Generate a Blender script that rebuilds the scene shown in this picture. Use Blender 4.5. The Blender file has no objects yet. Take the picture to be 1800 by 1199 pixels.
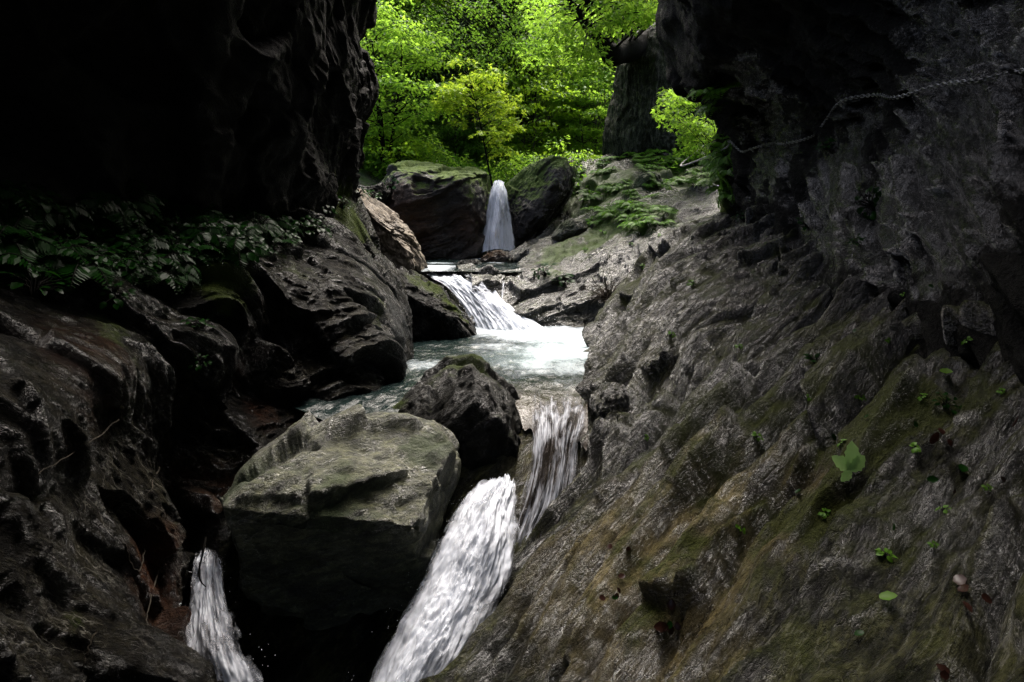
import bpy, bmesh, math, random
import numpy as np
from mathutils import Vector, Matrix
from mathutils.bvhtree import BVHTree
PI = math.pi
scene = bpy.context.scene
C = scene.collection
random.seed(4)
# ------------------------------------------------------------------ camera
F = 1173.0
PITCH = math.radians(8)
CP, SP = math.cos(PITCH), math.sin(PITCH)
cam_d = bpy.data.cameras.new('camera')
cam_d.sensor_width = 36.0
cam_d.lens = 36.0 * F / 1800.0
cam_d.clip_start = 0.05
cam_d.clip_end = 2000
cam = bpy.data.objects.new('camera', cam_d)
C.objects.link(cam)
cam.rotation_euler = (PI / 2 - PITCH, 0, 0)
scene.camera = cam

def ray(px, py):
    xc, yc = (px - 900) / F, (600 - py) / F
    return np.array([xc, CP + yc * SP, -SP + yc * CP])

def W(px, py, Y):                       # real point at distance Y up the gorge
    d = ray(px, py)
    return d * (Y / d[1])

# ------------------------------------------------------------------ noise
def _h(ix, iy, iz, s):
    h = (ix.astype(np.uint32) * np.uint32(374761393) + iy.astype(np.uint32) * np.uint32(668265263)
         + iz.astype(np.uint32) * np.uint32(2147483647) + np.uint32((s * 974634777) & 0xffffffff))
    h = (h ^ (h >> np.uint32(13))) * np.uint32(1274126177)
    h = (h ^ (h >> np.uint32(16))) * np.uint32(2246822519)
    return h ^ (h >> np.uint32(15))

def _f(h):
    return (h & np.uint32(0xffffff)).astype(np.float32) / np.float32(0xffffff)

def vnoise(p, s=0):                     # gradient noise, about -1..1
    i = np.floor(p).astype(np.int64)
    f = (p - i).astype(np.float32)
    u = f * f * f * (f * (f * 6 - 15) + 10)
    out = 0
    for dx in (0, 1):
        for dy in (0, 1):
            for dz in (0, 1):
                h = _h(i[:, 0] + dx, i[:, 1] + dy, i[:, 2] + dz, s)
                gx = ((h & np.uint32(1023)).astype(np.float32) / 511.5 - 1)
                gy = (((h >> np.uint32(10)) & np.uint32(1023)).astype(np.float32) / 511.5 - 1)
                gz = (((h >> np.uint32(20)) & np.uint32(1023)).astype(np.float32) / 511.5 - 1)
                d = gx * (f[:, 0] - dx) + gy * (f[:, 1] - dy) + gz * (f[:, 2] - dz)
                w = (u[:, 0] if dx else 1 - u[:, 0]) * (u[:, 1] if dy else 1 - u[:, 1]) * (u[:, 2] if dz else 1 - u[:, 2])
                out = out + d * w
    return out * 1.25

def fbm(p, o=4, s=0, g=0.5):
    a, t, n = 1.0, 0, 0
    for k in range(o):
        t = t + a * vnoise(p * (2.03 ** k), s + k * 17)
        n += a
        a *= g
    return t / n

def ridged(p, o=4, s=0, g=0.5):
    a, t, n = 1.0, 0, 0
    for k in range(o):
        t = t + a * (1 - 2 * np.abs(vnoise(p * (2.03 ** k), s + k * 31)))
        n += a
        a *= g
    return t / n

def facet(p, s=0, tilt=0.8):            # broken rock: every cell a tilted plane of its own
    b = np.floor(p - 0.5).astype(np.int64)
    best = np.full(len(p), 1e9, np.float32)
    val = np.zeros(len(p), np.float32)
    for dx in (0, 1):
        for dy in (0, 1):
            for dz in (0, 1):
                cx, cy, cz = b[:, 0] + dx, b[:, 1] + dy, b[:, 2] + dz
                h1 = _h(cx, cy, cz, s); h2 = _h(cx, cy, cz, s + 7)
                jx = 0.2 + 0.6 * (h1 & np.uint32(1023)).astype(np.float32) / 1023
                jy = 0.2 + 0.6 * ((h1 >> np.uint32(10)) & np.uint32(1023)).astype(np.float32) / 1023
                jz = 0.2 + 0.6 * ((h1 >> np.uint32(20)) & np.uint32(1023)).astype(np.float32) / 1023
                ox = (p[:, 0] - cx - jx).astype(np.float32); oy = (p[:, 1] - cy - jy).astype(np.float32); oz = (p[:, 2] - cz - jz).astype(np.float32)
                d = ox * ox + oy * oy + oz * oz
                tx = (h2 & np.uint32(1023)).astype(np.float32) / 511.5 - 1
                ty = ((h2 >> np.uint32(10)) & np.uint32(1023)).astype(np.float32) / 511.5 - 1
                tz = ((h2 >> np.uint32(20)) & np.uint32(1023)).astype(np.float32) / 511.5 - 1
                v = _f(_h(cx, cy, cz, s + 13)) * 2 - 1
                v = 0.55 * v + tilt * (tx * ox + ty * oy + tz * oz)
                m = d < best
                best = np.where(m, d, best)
                val = np.where(m, v, val)
    return val

def unit(v):
    v = np.asarray(v, float)
    return v / np.linalg.norm(v)

def axes(along, normal, tip=0.6):       # strata frame: along the grain, across it, and through the layers
    a = unit(along)
    n = np.asarray(normal, float); n = unit(n - a * n.dot(a))
    b = np.cross(a, n)
    c = unit(b * (1 - tip) + n * tip)
    return a, np.cross(c, a), c

def rock_disp(P, N, ax, k=1.0, seed=0, lump=.10, slab=.10, chip=.03, fine=.008, L=(1.5, .5, .28), bed=.03):
    a, b, c = ax
    wv = np.stack([fbm(P * 1.7, 2, seed + 90), fbm(P * 1.7 + 9, 2, seed + 91), fbm(P * 1.7 + 5, 2, seed + 92)], 1) * .09
    Q = P + wv
    q = np.stack([Q @ a / L[0], Q @ b / L[1], Q @ c / L[2]], 1)
    h = lump * fbm(P / 1.1, 3, seed)
    h = h + slab * facet(q, seed + 3)
    h = h + chip * facet(q * np.array([3.4, 2.6, 2.6]), seed + 5) * (.6 + .8 * vnoise(P * 1.3, seed + 66))
    h = h + chip * .55 * facet(q * np.array([8., 7., 7.]), seed + 6)
    h = h + fine * 2.2 * ridged(q * np.array([1.6, 6., 8.]), 4, seed + 8, .6)
    sw = fbm(q * np.array([.7, .5, .35]), 3, seed + 40)
    for th_, am, sh_ in ((.16, bed, .0), (.055, bed * .38, .37)):
        u = (P @ c) / th_ + .9 * sw * (.16 / th_) ** .5 + .35 * vnoise(np.stack([q[:, 0] * 2, q[:, 1] * 2, q[:, 2] * .5], 1), seed + 50) + sh_
        f = u - np.floor(u)
        on = np.clip(.5 + 2.4 * vnoise(P * 1.2 + 3, seed + 51), .06, 1)
        h = h + am * on * (np.minimum(f / .72, (1 - f) / .28) - .5) * (.5 + _f(_h(np.floor(u).astype(np.int64), np.floor(q[:, 0] * 1.5).astype(np.int64), 0 * np.floor(u).astype(np.int64), seed)))
    return h * k

# ------------------------------------------------------------------ meshes
def mesh_np(name, V, faces, uv=None, col=None, smooth=True):
    V = np.asarray(V, np.float32); faces = np.asarray(faces, np.int32)
    me = bpy.data.meshes.new(name)
    n = faces.shape[1]
    me.vertices.add(len(V)); me.vertices.foreach_set('co', V.ravel())
    me.loops.add(faces.size); me.loops.foreach_set('vertex_index', faces.ravel())
    me.polygons.add(len(faces)); me.polygons.foreach_set('loop_start', np.arange(len(faces), dtype=np.int32) * n)
    me.polygons.foreach_set('loop_total', np.full(len(faces), n, np.int32))
    me.update(calc_edges=True)
    if smooth:
        me.polygons.foreach_set('use_smooth', np.ones(len(faces), bool))
    if uv is not None:
        l = me.uv_layers.new(name='UVMap')
        l.data.foreach_set('uv', np.asarray(uv, np.float32)[faces.ravel()].ravel())
    if col is not None:
        ca = me.color_attributes.new('mask', 'FLOAT_COLOR', 'POINT')
        c4 = np.ones((len(V), 4), np.float32); c4[:, :col.shape[1]] = col
        ca.data.foreach_set('color', c4.ravel())
    return me

def link(name, me, mat, parent=None, loc=None):
    o = bpy.data.objects.new(name, me)
    C.objects.link(o)
    if mat is not None and len(me.materials) == 0:
        me.materials.append(mat)
    if parent is not None: o.parent = parent
    if loc is not None: o.location = loc
    return o

def tag(o, label=None, cat=None, group=None, kind=None):
    if label: o['label'] = label
    if cat: o['category'] = cat
    if group: o['group'] = group
    if kind: o['kind'] = kind
    return o

def thing(name, label, cat, loc=(0, 0, 0), group=None, rz=0):
    o = bpy.data.objects.new(name, None); C.objects.link(o)
    o.location = loc; o.rotation_euler = (0, 0, rz); o.empty_display_size = .1
    return tag(o, label, cat, group)

def grid_faces(nr, nc):
    i = np.arange(nr * nc).reshape(nr, nc)
    return np.stack([i[:-1, :-1].ravel(), i[:-1, 1:].ravel(), i[1:, 1:].ravel(), i[1:, :-1].ravel()], 1)

def cr(t, P):                            # Catmull-Rom along axis 0
    n = len(P)
    i = np.clip(np.floor(t).astype(int), 0, n - 2); f = (t - i)[:, None, None]
    p0 = P[np.maximum(i - 1, 0)]; p1 = P[i]; p2 = P[i + 1]; p3 = P[np.minimum(i + 2, n - 1)]
    return p1 + .5 * f * (p2 - p0 + f * (2 * p0 - 5 * p1 + 4 * p2 - p3 + f * (3 * (p1 - p2) + p3 - p0)))

def loft(rows, nr, nc, rt=None, ct=None):
    A = np.array(rows, float)
    tr = np.linspace(0, len(A) - 1, nr) if rt is None else rt
    tc = np.linspace(0, A.shape[1] - 1, nc) if ct is None else ct
    B = cr(tr, A)
    B = cr(tc, B.transpose(1, 0, 2)).transpose(1, 0, 2)
    return B

def dens(stops):                         # parameter values with a chosen number of samples per interval
    out = []
    for k, n in enumerate(stops):
        out.append(k + np.arange(n) / n)
    return np.concatenate(out + [[len(stops)]])

def normals(G):
    du = np.gradient(G, axis=1); dv = np.gradient(G, axis=0)
    n = np.cross(du, dv)
    return n / (np.linalg.norm(n, axis=2, keepdims=True) + 1e-9)

def pr(Y, pts):                          # one cross-section of the gorge: picture points at distance Y
    return [W(x, y, Y) for x, y in pts]

def wr(Y, pts):                          # one cross-section in metres
    return [np.array([x, Y, z]) for x, z in pts]

def blobs(P, lst):
    m = np.zeros(len(P), np.float32)
    wob = fbm(P * 2.2, 4, 77) * .45
    for c, r, s in lst:
        d = np.linalg.norm((P - c), axis=1) / r
        m = np.maximum(m, s * np.clip(1.25 - d + wob, 0, 1))
    return np.clip(m, 0, 1)

BV = []                                   # surfaces that plants, leaves and the chain rest on
def surf(name, G, mat, ax, seed, flip=False, masks=(), disp={}, label=None, cat=None, kind=None, fade=None, obj=None):
    nr, nc = G.shape[:2]
    N = normals(G)
    if flip: N = -N
    P = G.reshape(-1, 3); N = N.reshape(-1, 3)
    h = rock_disp(P, N, ax, seed=seed, **disp)
    if fade is not None: h = h * fade.ravel()
    hg = h.reshape(nr, nc)                 # rounds the broken edges by a couple of centimetres
    for _ in range(2):
        hp = np.pad(hg, 1, mode='edge'); hg = (hp[:-2, 1:-1] + 2 * hp[1:-1, 1:-1] + hp[2:, 1:-1]) / 4
        hp = np.pad(hg, 1, mode='edge'); hg = (hp[1:-1, :-2] + 2 * hp[1:-1, 1:-1] + hp[1:-1, 2:]) / 4
    h = hg.ravel()
    P2 = P + N * h[:, None]
    f = grid_faces(nr, nc)
    if flip: f = f[:, ::-1]
    col = np.zeros((len(P), 3), np.float32)
    for ch, lst in masks:
        col[:, ch] = blobs(P, lst)
    me = mesh_np(name, P2, f, col=col)
    o = link(name, me, mat)
    tag(o, label, cat, kind=kind)
    BV.append((name, BVHTree.FromPolygons([tuple(v) for v in P2], [tuple(q) for q in f])))
    return o

# ------------------------------------------------------------------ materials
def new_mat(name):
    m = bpy.data.materials.new(name); m.use_nodes = True
    nt = m.node_tree; nt.nodes.clear()
    return m, nt

class NT:
    def __init__(s, nt): s.nt = nt
    def n(s, t, **kw):
        x = s.nt.nodes.new(t)
        for k, v in kw.items():
            if k.startswith('_'): setattr(x, k[1:], v)
            else: x.inputs[k].default_value = v
        return x
    def l(s, a, b): s.nt.links.new(a, b)
    def math(s, op, a, b=None, c=None, clamp=False):
        x = s.nt.nodes.new('ShaderNodeMath'); x.operation = op; x.use_clamp = clamp
        for i, v in enumerate((a, b, c)):
            if v is None: continue
            if isinstance(v, (int, float)): x.inputs[i].default_value = v
            else: s.l(v, x.inputs[i])
        return x.outputs[0]
    def noise(s, vec, scale, detail=4, rough=.55, dist=0.0):
        x = s.n('ShaderNodeTexNoise'); x.inputs['Scale'].default_value = scale; x.inputs['Detail'].default_value = detail
        x.inputs['Roughness'].default_value = rough; x.inputs['Distortion'].default_value = dist
        if vec is not None: s.l(vec, x.inputs['Vector'])
        return x.outputs[0]
    def ramp(s, fac, stops, interp='LINEAR'):
        x = s.n('ShaderNodeValToRGB'); cr_ = x.color_ramp; cr_.interpolation = interp
        while len(cr_.elements) < len(stops): cr_.elements.new(.5)
        for e, (p, c) in zip(cr_.elements, stops):
            e.position = p
            e.color = (c, c, c, 1) if isinstance(c, (int, float)) else (*c, 1)
        s.l(fac, x.inputs[0])
        return x.outputs[0]
    def mix(s, fac, a, b, blend='MIX'):
        x = s.n('ShaderNodeMix'); x.data_type = 'RGBA'; x.blend_type = blend
        for i, v in ((0, fac), (6, a), (7, b)):
            if isinstance(v, (int, float)): x.inputs[i].default_value = v
            elif isinstance(v, tuple): x.inputs[i].default_value = (*v, 1)
            else: s.l(v, x.inputs[i])
        return x.outputs[2]
    def frame(s, ax, L):
        co = s.n('ShaderNodeTexCoord').outputs['Object']
        cb = s.n('ShaderNodeCombineXYZ')
        for i in range(3):
            d = s.n('ShaderNodeVectorMath', _operation='DOT_PRODUCT'); s.l(co, d.inputs[0])
            d.inputs[1].default_value = tuple(float(v) / L[i] for v in ax[i])
            s.l(d.outputs['Value'], cb.inputs[i])
        return co, cb.outputs[0]

def rock_material(name, ax, dark=(.018, .018, .017), mid=(.06, .06, .05), light=(.14, .135, .115), moss=(.035, .05, .008),
                  tan=(.20, .15, .075), moss_top=.5, rough=(.22, .55), bump=.6, L=(.55, .19, .13), wet=.0, vein=.35, film=.0, spec=.5):
    m, nt = new_mat(name); t = NT(nt)
    co, g = t.frame(ax, L)
    big = t.noise(co, 1.3, 5, .6)
    grain = t.noise(g, 2.6, 8, .68, .5)
    grit = t.noise(co, 42, 6, .75)
    mixv = t.math('ADD', t.math('MULTIPLY', grain, .68), t.math('MULTIPLY', big, .32))
    mixv = t.math('ADD', mixv, t.math('MULTIPLY', t.math('SUBTRACT', grit, .5), .42))
    colr = t.ramp(mixv, [(.37, dark), (.49, mid), (.64, light)])
    # fine cracks, coloured darker than the rock
    ck = t.n('ShaderNodeTexVoronoi', _feature='DISTANCE_TO_EDGE'); ck.inputs['Scale'].default_value = 2.2
    cn = t.n('ShaderNodeTexNoise'); cn.inputs['Scale'].default_value = 5.0; cn.inputs['Detail'].default_value = 6; t.l(g, cn.inputs['Vector'])
    cw = t.n('ShaderNodeVectorMath', _operation='ADD'); t.l(g, cw.inputs[0]); t.l(cn.outputs[1], cw.inputs[1]); t.l(cw.outputs[0], ck.inputs['Vector'])
    crack = t.math('MULTIPLY', t.ramp(ck.outputs[0], [(.0, 1.0), (.05, 0.0)]), t.ramp(t.noise(co, 2.2, 3), [(.42, .15), (.6, 1.0)]))
    at = t.n('ShaderNodeAttribute', _attribute_name='mask')
    sep = t.n('ShaderNodeSeparateColor'); t.l(at.outputs['Color'], sep.inputs[0])
    # tan / rust stone, broken up by the grain
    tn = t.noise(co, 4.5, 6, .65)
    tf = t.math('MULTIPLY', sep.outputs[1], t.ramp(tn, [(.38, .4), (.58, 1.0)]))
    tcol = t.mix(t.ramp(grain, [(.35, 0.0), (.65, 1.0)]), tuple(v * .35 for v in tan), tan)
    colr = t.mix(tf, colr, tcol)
    colr = t.mix(t.math('MULTIPLY', crack, .85), colr, tuple(v * .5 for v in dark))
    # pale thin veins of calcite
    wv = t.n('ShaderNodeTexVoronoi', _feature='DISTANCE_TO_EDGE'); wv.inputs['Scale'].default_value = 1.6
    warp = t.n('ShaderNodeVectorMath', _operation='ADD')
    nz = t.n('ShaderNodeTexNoise'); nz.inputs['Scale'].default_value = 3.0; nz.inputs['Detail'].default_value = 5; t.l(g, nz.inputs['Vector'])
    t.l(g, warp.inputs[0]); t.l(nz.outputs[1], warp.inputs[1]); t.l(warp.outputs[0], wv.inputs['Vector'])
    vein_f = t.math('MULTIPLY', t.ramp(wv.outputs[0], [(.0, 1.0), (.035, 0.0)]), t.ramp(big, [(.5, 0.0), (.62, vein)]))
    colr = t.mix(vein_f, colr, (.30, .29, .25))
    # moss on faces that look up, plus the mossy patches of the place
    geo = t.n('ShaderNodeNewGeometry'); sx = t.n('ShaderNodeSeparateXYZ'); t.l(geo.outputs['Normal'], sx.inputs[0])
    mn = t.noise(co, 2.6, 6, .68)
    mm = t.math('ADD', t.math('MULTIPLY', sx.outputs[2], .32 * moss_top), t.math('MULTIPLY', sep.outputs[0], .55))
    mm = t.math('ADD', mm, t.math('MULTIPLY', t.math('SUBTRACT', mn, .5), 1.3))
    mf = t.ramp(mm, [(.22, 0.0), (.42, .92)])
    mfine = t.noise(co, 60, 4, .7)
    mcol = t.mix(mfine, tuple(v * .4 for v in moss), tuple(v * 1.7 for v in moss))
    colr = t.mix(mf, colr, mcol)
    # bump
    vo = t.n('ShaderNodeTexVoronoi', _feature='F1'); vo.inputs['Scale'].default_value = 5.0; t.l(warp.outputs[0], vo.inputs['Vector'])
    b1 = t.math('MULTIPLY', grain, 1.0)
    b2 = t.math('MULTIPLY', t.noise(g, 9, 8, .78, .3), .7)
    b3 = t.math('MULTIPLY', grit, .42)
    b4 = t.math('MULTIPLY', vo.outputs[0], .35)
    hh = t.math('ADD', t.math('ADD', b1, b2), t.math('ADD', b3, b4))
    hh = t.math('ADD', hh, t.math('MULTIPLY', t.math('MULTIPLY', mfine, mf), .5))
    hh = t.math('SUBTRACT', hh, t.math('MULTIPLY', crack, .5))
    bp = t.n('ShaderNodeBump', Strength=bump, Distance=.05); t.l(hh, bp.inputs['Height'])
    # wetness
    wn = t.noise(co, 3.4, 7, .68)
    wf = t.math('ADD', t.math('MULTIPLY', sep.outputs[2], .5), t.math('ADD', wn, wet))
    rg = t.ramp(wf, [(.38, rough[1]), (.62, rough[0])])
    rg = t.math('ADD', rg, t.math('MULTIPLY', mf, .35), clamp=True)
    p = t.n('ShaderNodeBsdfPrincipled')
    t.l(colr, p.inputs['Base Color']); t.l(rg, p.inputs['Roughness']); t.l(bp.outputs[0], p.inputs['Normal'])
    p.inputs['IOR'].default_value = 1.45; p.inputs['Specular IOR Level'].default_value = spec
    # film of water on the wet patches
    # small broken faces under the film, each tilted its own way
    nrm = bp.outputs[0]
    for sc_, k_ in ((5.5, .75), (15.0, .55)):
        vc = t.n('ShaderNodeTexVoronoi', _feature='F1'); vc.inputs['Scale'].default_value = sc_; t.l(warp.outputs[0], vc.inputs['Vector'])
        sb = t.n('ShaderNodeVectorMath', _operation='SUBTRACT'); t.l(vc.outputs['Color'], sb.inputs[0]); sb.inputs[1].default_value = (.5, .5, .5)
        sl_ = t.n('ShaderNodeVectorMath', _operation='SCALE'); t.l(sb.outputs[0], sl_.inputs[0]); sl_.inputs['Scale'].default_value = k_
        ad_ = t.n('ShaderNodeVectorMath', _operation='ADD'); t.l(nrm, ad_.inputs[0]); t.l(sl_.outputs[0], ad_.inputs[1])
        nr_ = t.n('ShaderNodeVectorMath', _operation='NORMALIZE'); t.l(ad_.outputs[0], nr_.inputs[0]); nrm = nr_.outputs[0]
    t.l(t.math('MULTIPLY', t.ramp(wf, [(.44, 0.0), (.54, film)]), t.math('SUBTRACT', 1.0, t.math('MULTIPLY', mf, .8))), p.inputs['Coat Weight'])
    p.inputs['Coat Roughness'].default_value = .06; p.inputs['Coat IOR'].default_value = 1.6; t.l(nrm, p.inputs['Coat Normal'])
    o = t.n('ShaderNodeOutputMaterial'); t.l(p.outputs[0], o.inputs[0])
    return m

# grain of the rock on the two sides
gr = unit(W(1480, 480, 4.9) - W(1010, 1080, 3.2))
AX_R = axes(gr, (-.62, -.2, .75), .55)
gl = unit(W(700, 690, 5.6) - W(560, 430, 5.4) + np.array([0, 1.0, 0]))
AX_L = axes(gl, (.8, -.2, .5), .5)
AX_B = axes((.85, .1, .5), (-.2, -.5, .8), .6)

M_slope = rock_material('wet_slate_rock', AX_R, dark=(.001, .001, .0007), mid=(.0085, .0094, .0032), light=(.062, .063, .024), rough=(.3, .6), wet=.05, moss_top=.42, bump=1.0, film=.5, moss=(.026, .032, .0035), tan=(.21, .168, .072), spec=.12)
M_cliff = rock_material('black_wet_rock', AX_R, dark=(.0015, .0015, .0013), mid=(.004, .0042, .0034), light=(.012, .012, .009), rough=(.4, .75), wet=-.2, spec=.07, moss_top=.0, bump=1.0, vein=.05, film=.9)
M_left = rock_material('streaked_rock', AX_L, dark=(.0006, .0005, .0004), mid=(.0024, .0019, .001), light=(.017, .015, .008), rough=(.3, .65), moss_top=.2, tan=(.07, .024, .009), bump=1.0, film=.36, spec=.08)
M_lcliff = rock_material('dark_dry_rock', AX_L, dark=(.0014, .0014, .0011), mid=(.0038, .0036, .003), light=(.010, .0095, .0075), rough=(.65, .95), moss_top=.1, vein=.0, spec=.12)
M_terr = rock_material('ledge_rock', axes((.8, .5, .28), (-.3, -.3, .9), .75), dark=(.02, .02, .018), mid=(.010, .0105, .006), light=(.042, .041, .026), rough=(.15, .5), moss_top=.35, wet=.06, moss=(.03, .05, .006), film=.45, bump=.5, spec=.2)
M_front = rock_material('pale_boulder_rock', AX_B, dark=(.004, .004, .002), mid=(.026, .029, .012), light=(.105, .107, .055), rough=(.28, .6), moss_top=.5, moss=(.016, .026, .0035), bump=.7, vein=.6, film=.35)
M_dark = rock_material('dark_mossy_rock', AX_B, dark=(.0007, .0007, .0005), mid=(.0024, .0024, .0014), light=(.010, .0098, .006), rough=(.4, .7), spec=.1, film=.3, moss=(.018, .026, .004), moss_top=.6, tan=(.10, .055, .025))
M_big = rock_material('brown_mossy_rock', axes((1, 0, .1), (0, 0, 1), .7), dark=(.006, .005, .004), mid=(.014, .010, .007), light=(.04, .03, .02), rough=(.45, .8), moss_top=.95, tan=(.16, .08, .04), moss=(.055, .085, .012))
M_tan = rock_material('tan_dry_rock', axes((.7, .1, -.5), (.3, -.5, .8), .5), dark=(.05, .04, .03), mid=(.11, .088, .062), light=(.24, .205, .15), rough=(.6, .9), moss_top=.1, vein=.0)
M_bank = rock_material('mossy_bank_earth', axes((1, .3, .2), (0, -.4, .9), .7), dark=(.012, .012, .008), mid=(.035, .034, .02), light=(.08, .075, .05), rough=(.5, .9), moss_top=1.0, moss=(.04, .075, .01))
M_pillar = rock_material('lichen_speckled_rock', axes((0, 0, 1), (-.4, -.9, .0), .5), dark=(.006, .007, .005), mid=(.016, .018, .012), light=(.10, .10, .08), rough=(.5, .9), moss_top=.4, moss=(.02, .035, .006), vein=.0, L=(.5, .16, .16), spec=.15)

#@@GEOMETRY
# ------------------------------------------------------------------ right side: slope of wet slate
R = [wr(-4, [(-1.2, -3.2), (-.9, -2.9), (-.3, -2.3), (.4, -1.8), (1.0, -1.3), (1.6, -.9), (2.6, -.7)]),
     wr(-1, [(-1.2, -3.2), (-.8, -2.8), (-.2, -2.2), (.5, -1.7), (1.05, -1.25), (1.6, -.9), (2.5, -.7)]),
     wr(1, [(-1.2, -3.1), (-.75, -2.7), (-.05, -2.15), (.55, -1.65), (1.1, -1.2), (1.65, -.85), (2.5, -.6)]),
     wr(2, [(-1.1, -3.0), (-.6, -2.6), (0.05, -2.1), (.6, -1.65), (1.15, -1.2), (1.8, -.78), (2.6, -.5)]),
     wr(3, [(-.75, -2.75), (-.2, -2.25), (.35, -1.75), (.92, -1.32), (1.47, -.95), (2.08, -.58), (2.8, -.35)]),
     pr(4.2, [(880, 1010), (960, 930), (1050, 860), (1160, 770), (1330, 650), (1530, 540), (1700, 500)]),
     pr(4.8, [(960, 860), (1035, 775), (1110, 700), (1200, 620), (1330, 550), (1460, 490), (1620, 440)]),
     pr(6, [(1000, 720), (1047, 665), (1115, 590), (1190, 510), (1290, 470), (1390, 440), (1520, 400)]),
     pr(7.5, [(1010, 640), (1054, 612), (1110, 530), (1170, 465), (1240, 425), (1330, 405), (1450, 370)]),
     pr(9, [(1040, 600), (1066, 583), (1115, 500), (1165, 440), (1210, 410), (1290, 385), (1390, 350)]),
     pr(10.5, [(1110, 600), (1130, 560), (1160, 500), (1180, 440), (1210, 398), (1280, 372), (1380, 340)])]
G = loft(R, 0, 0, dens([8, 16, 60, 120, 150, 90, 150, 150, 110, 40]), dens([30, 90, 110, 110, 110, 60]))
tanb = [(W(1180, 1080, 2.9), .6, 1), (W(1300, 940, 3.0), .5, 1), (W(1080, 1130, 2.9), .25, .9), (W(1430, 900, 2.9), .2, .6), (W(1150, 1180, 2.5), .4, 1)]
mossb = [(W(1450, 800, 3.3), 1.6, .5), (W(1200, 560, 6), 1.2, .35), (W(1450, 950, 2.7), .35, .9), (W(1560, 880, 2.7), .3, .75), (W(1380, 780, 3.5), .4, .55), (W(1100, 900, 3.9), .2, .7), (W(1190, 430, 8.6), .5, .6),
         (W(1130, 520, 7.7), .7, .5), (W(1250, 1010, 2.8), .16, .8), (W(1600, 720, 3.1), .4, .6), (W(1130, 1110, 2.8), .2, .6)]
wetb = [(W(1150, 680, 4.7), .5, 1), (W(1330, 560, 5), .8, .8), (W(1600, 560, 3.7), .7, .9), (W(1240, 760, 4.1), .5, .6)]
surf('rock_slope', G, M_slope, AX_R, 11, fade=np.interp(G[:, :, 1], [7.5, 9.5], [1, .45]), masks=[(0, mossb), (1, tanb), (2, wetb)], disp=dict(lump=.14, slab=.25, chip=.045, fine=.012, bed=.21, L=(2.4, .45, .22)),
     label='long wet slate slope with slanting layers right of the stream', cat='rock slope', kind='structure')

# ------------------------------------------------------------------ right cliff with its overhang
H = [wr(-7, [(2.4, -1.2), (2.6, .3), (2.4, 1.8), (1.8, 3.2), (.9, 4.2), (-.2, 5.2), (-1.2, 6.5)]),  # unseen rows up to the viewpoint lean over, added to block sky light
     wr(-3, [(2.4, -1.2), (2.7, .3), (2.6, 1.8), (2.0, 3.2), (1.0, 4.2), (-.2, 5.2), (-1.2, 6.5)]),
     wr(0, [(2.3, -1.2), (2.6, .2), (2.6, 1.5), (2.1, 2.8), (1.2, 3.6), (.2, 4.6), (-.9, 6)]),
     wr(2, [(2.1, -1.0), (2.4, .0), (2.6, 1.1), (2.4, 2.1), (1.9, 2.9), (1.6, 3.9), (1.4, 5.5)]),
     wr(3.2, [(2.1, -.75), (2.4, .1), (2.6, 1.0), (2.5, 1.8), (2.2, 2.5), (2.0, 3.6), (2.0, 5.5)]),
     pr(4.5, [(1500, 560), (1545, 370), (1600, 190), (1610, 70), (1550, -60), (1480, -300), (1480, -800)]),
     pr(6, [(1390, 480), (1420, 340), (1445, 240), (1430, 160), (1370, 80), (1250, -80), (1190, -450)]),
     pr(7.5, [(1325, 440), (1330, 330), (1335, 240), (1320, 190), (1265, 165), (1200, 90), (1175, -350)]),
     pr(8.6, [(1290, 400), (1286, 300), (1276, 232), (1258, 192), (1238, 158), (1186, 125), (1165, 0), ][:5] + [(1188, 120), (1158, -300)]),
     pr(9.2, [(1278, 395), (1272, 300), (1268, 235), (1256, 192), (1236, 158), (1186, 118), (1152, -300)]),
     pr(10.2, [(1330, 385), (1330, 300), (1330, 240), (1320, 190), (1300, 160), (1270, 120), (1230, -300)]),
     pr(12.5, [(1380, 365), (1380, 300), (1380, 240), (1380, 190), (1360, 140), (1330, 60), (1300, -300)]),
     pr(14, [(1480, 370), (1480, 300), (1480, 240), (1480, 190), (1460, 140), (1430, 60), (1400, -300)])]
H = [r + [np.array([r[-1][0] + .5, r[-1][1], 12.0])] for r in H]  # unseen upper wall, added to keep direct sun out of the gorge
G = loft(H, 0, 0, dens([4, 6, 40, 70, 90, 90, 80, 60, 50, 30, 20, 10]), dens([100, 90, 80, 70, 60, 40, 20]))
mossb = [(W(1275, 300, 8.9), .55, 1.0), (W(1285, 350, 8.8), .5, 1.0)]
wetb = [(W(1700, 120, 3.8), .9, 1), (W(1340, 240, 7), .9, .8), (W(1450, 360, 5.3), .9, .8), (W(1640, 330, 4), 1.0, .8)]
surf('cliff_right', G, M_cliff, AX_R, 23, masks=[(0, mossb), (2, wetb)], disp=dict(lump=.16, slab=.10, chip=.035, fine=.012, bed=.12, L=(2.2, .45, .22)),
     label='black wet cliff wall overhanging the path on the right', cat='cliff', kind='structure')

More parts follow.
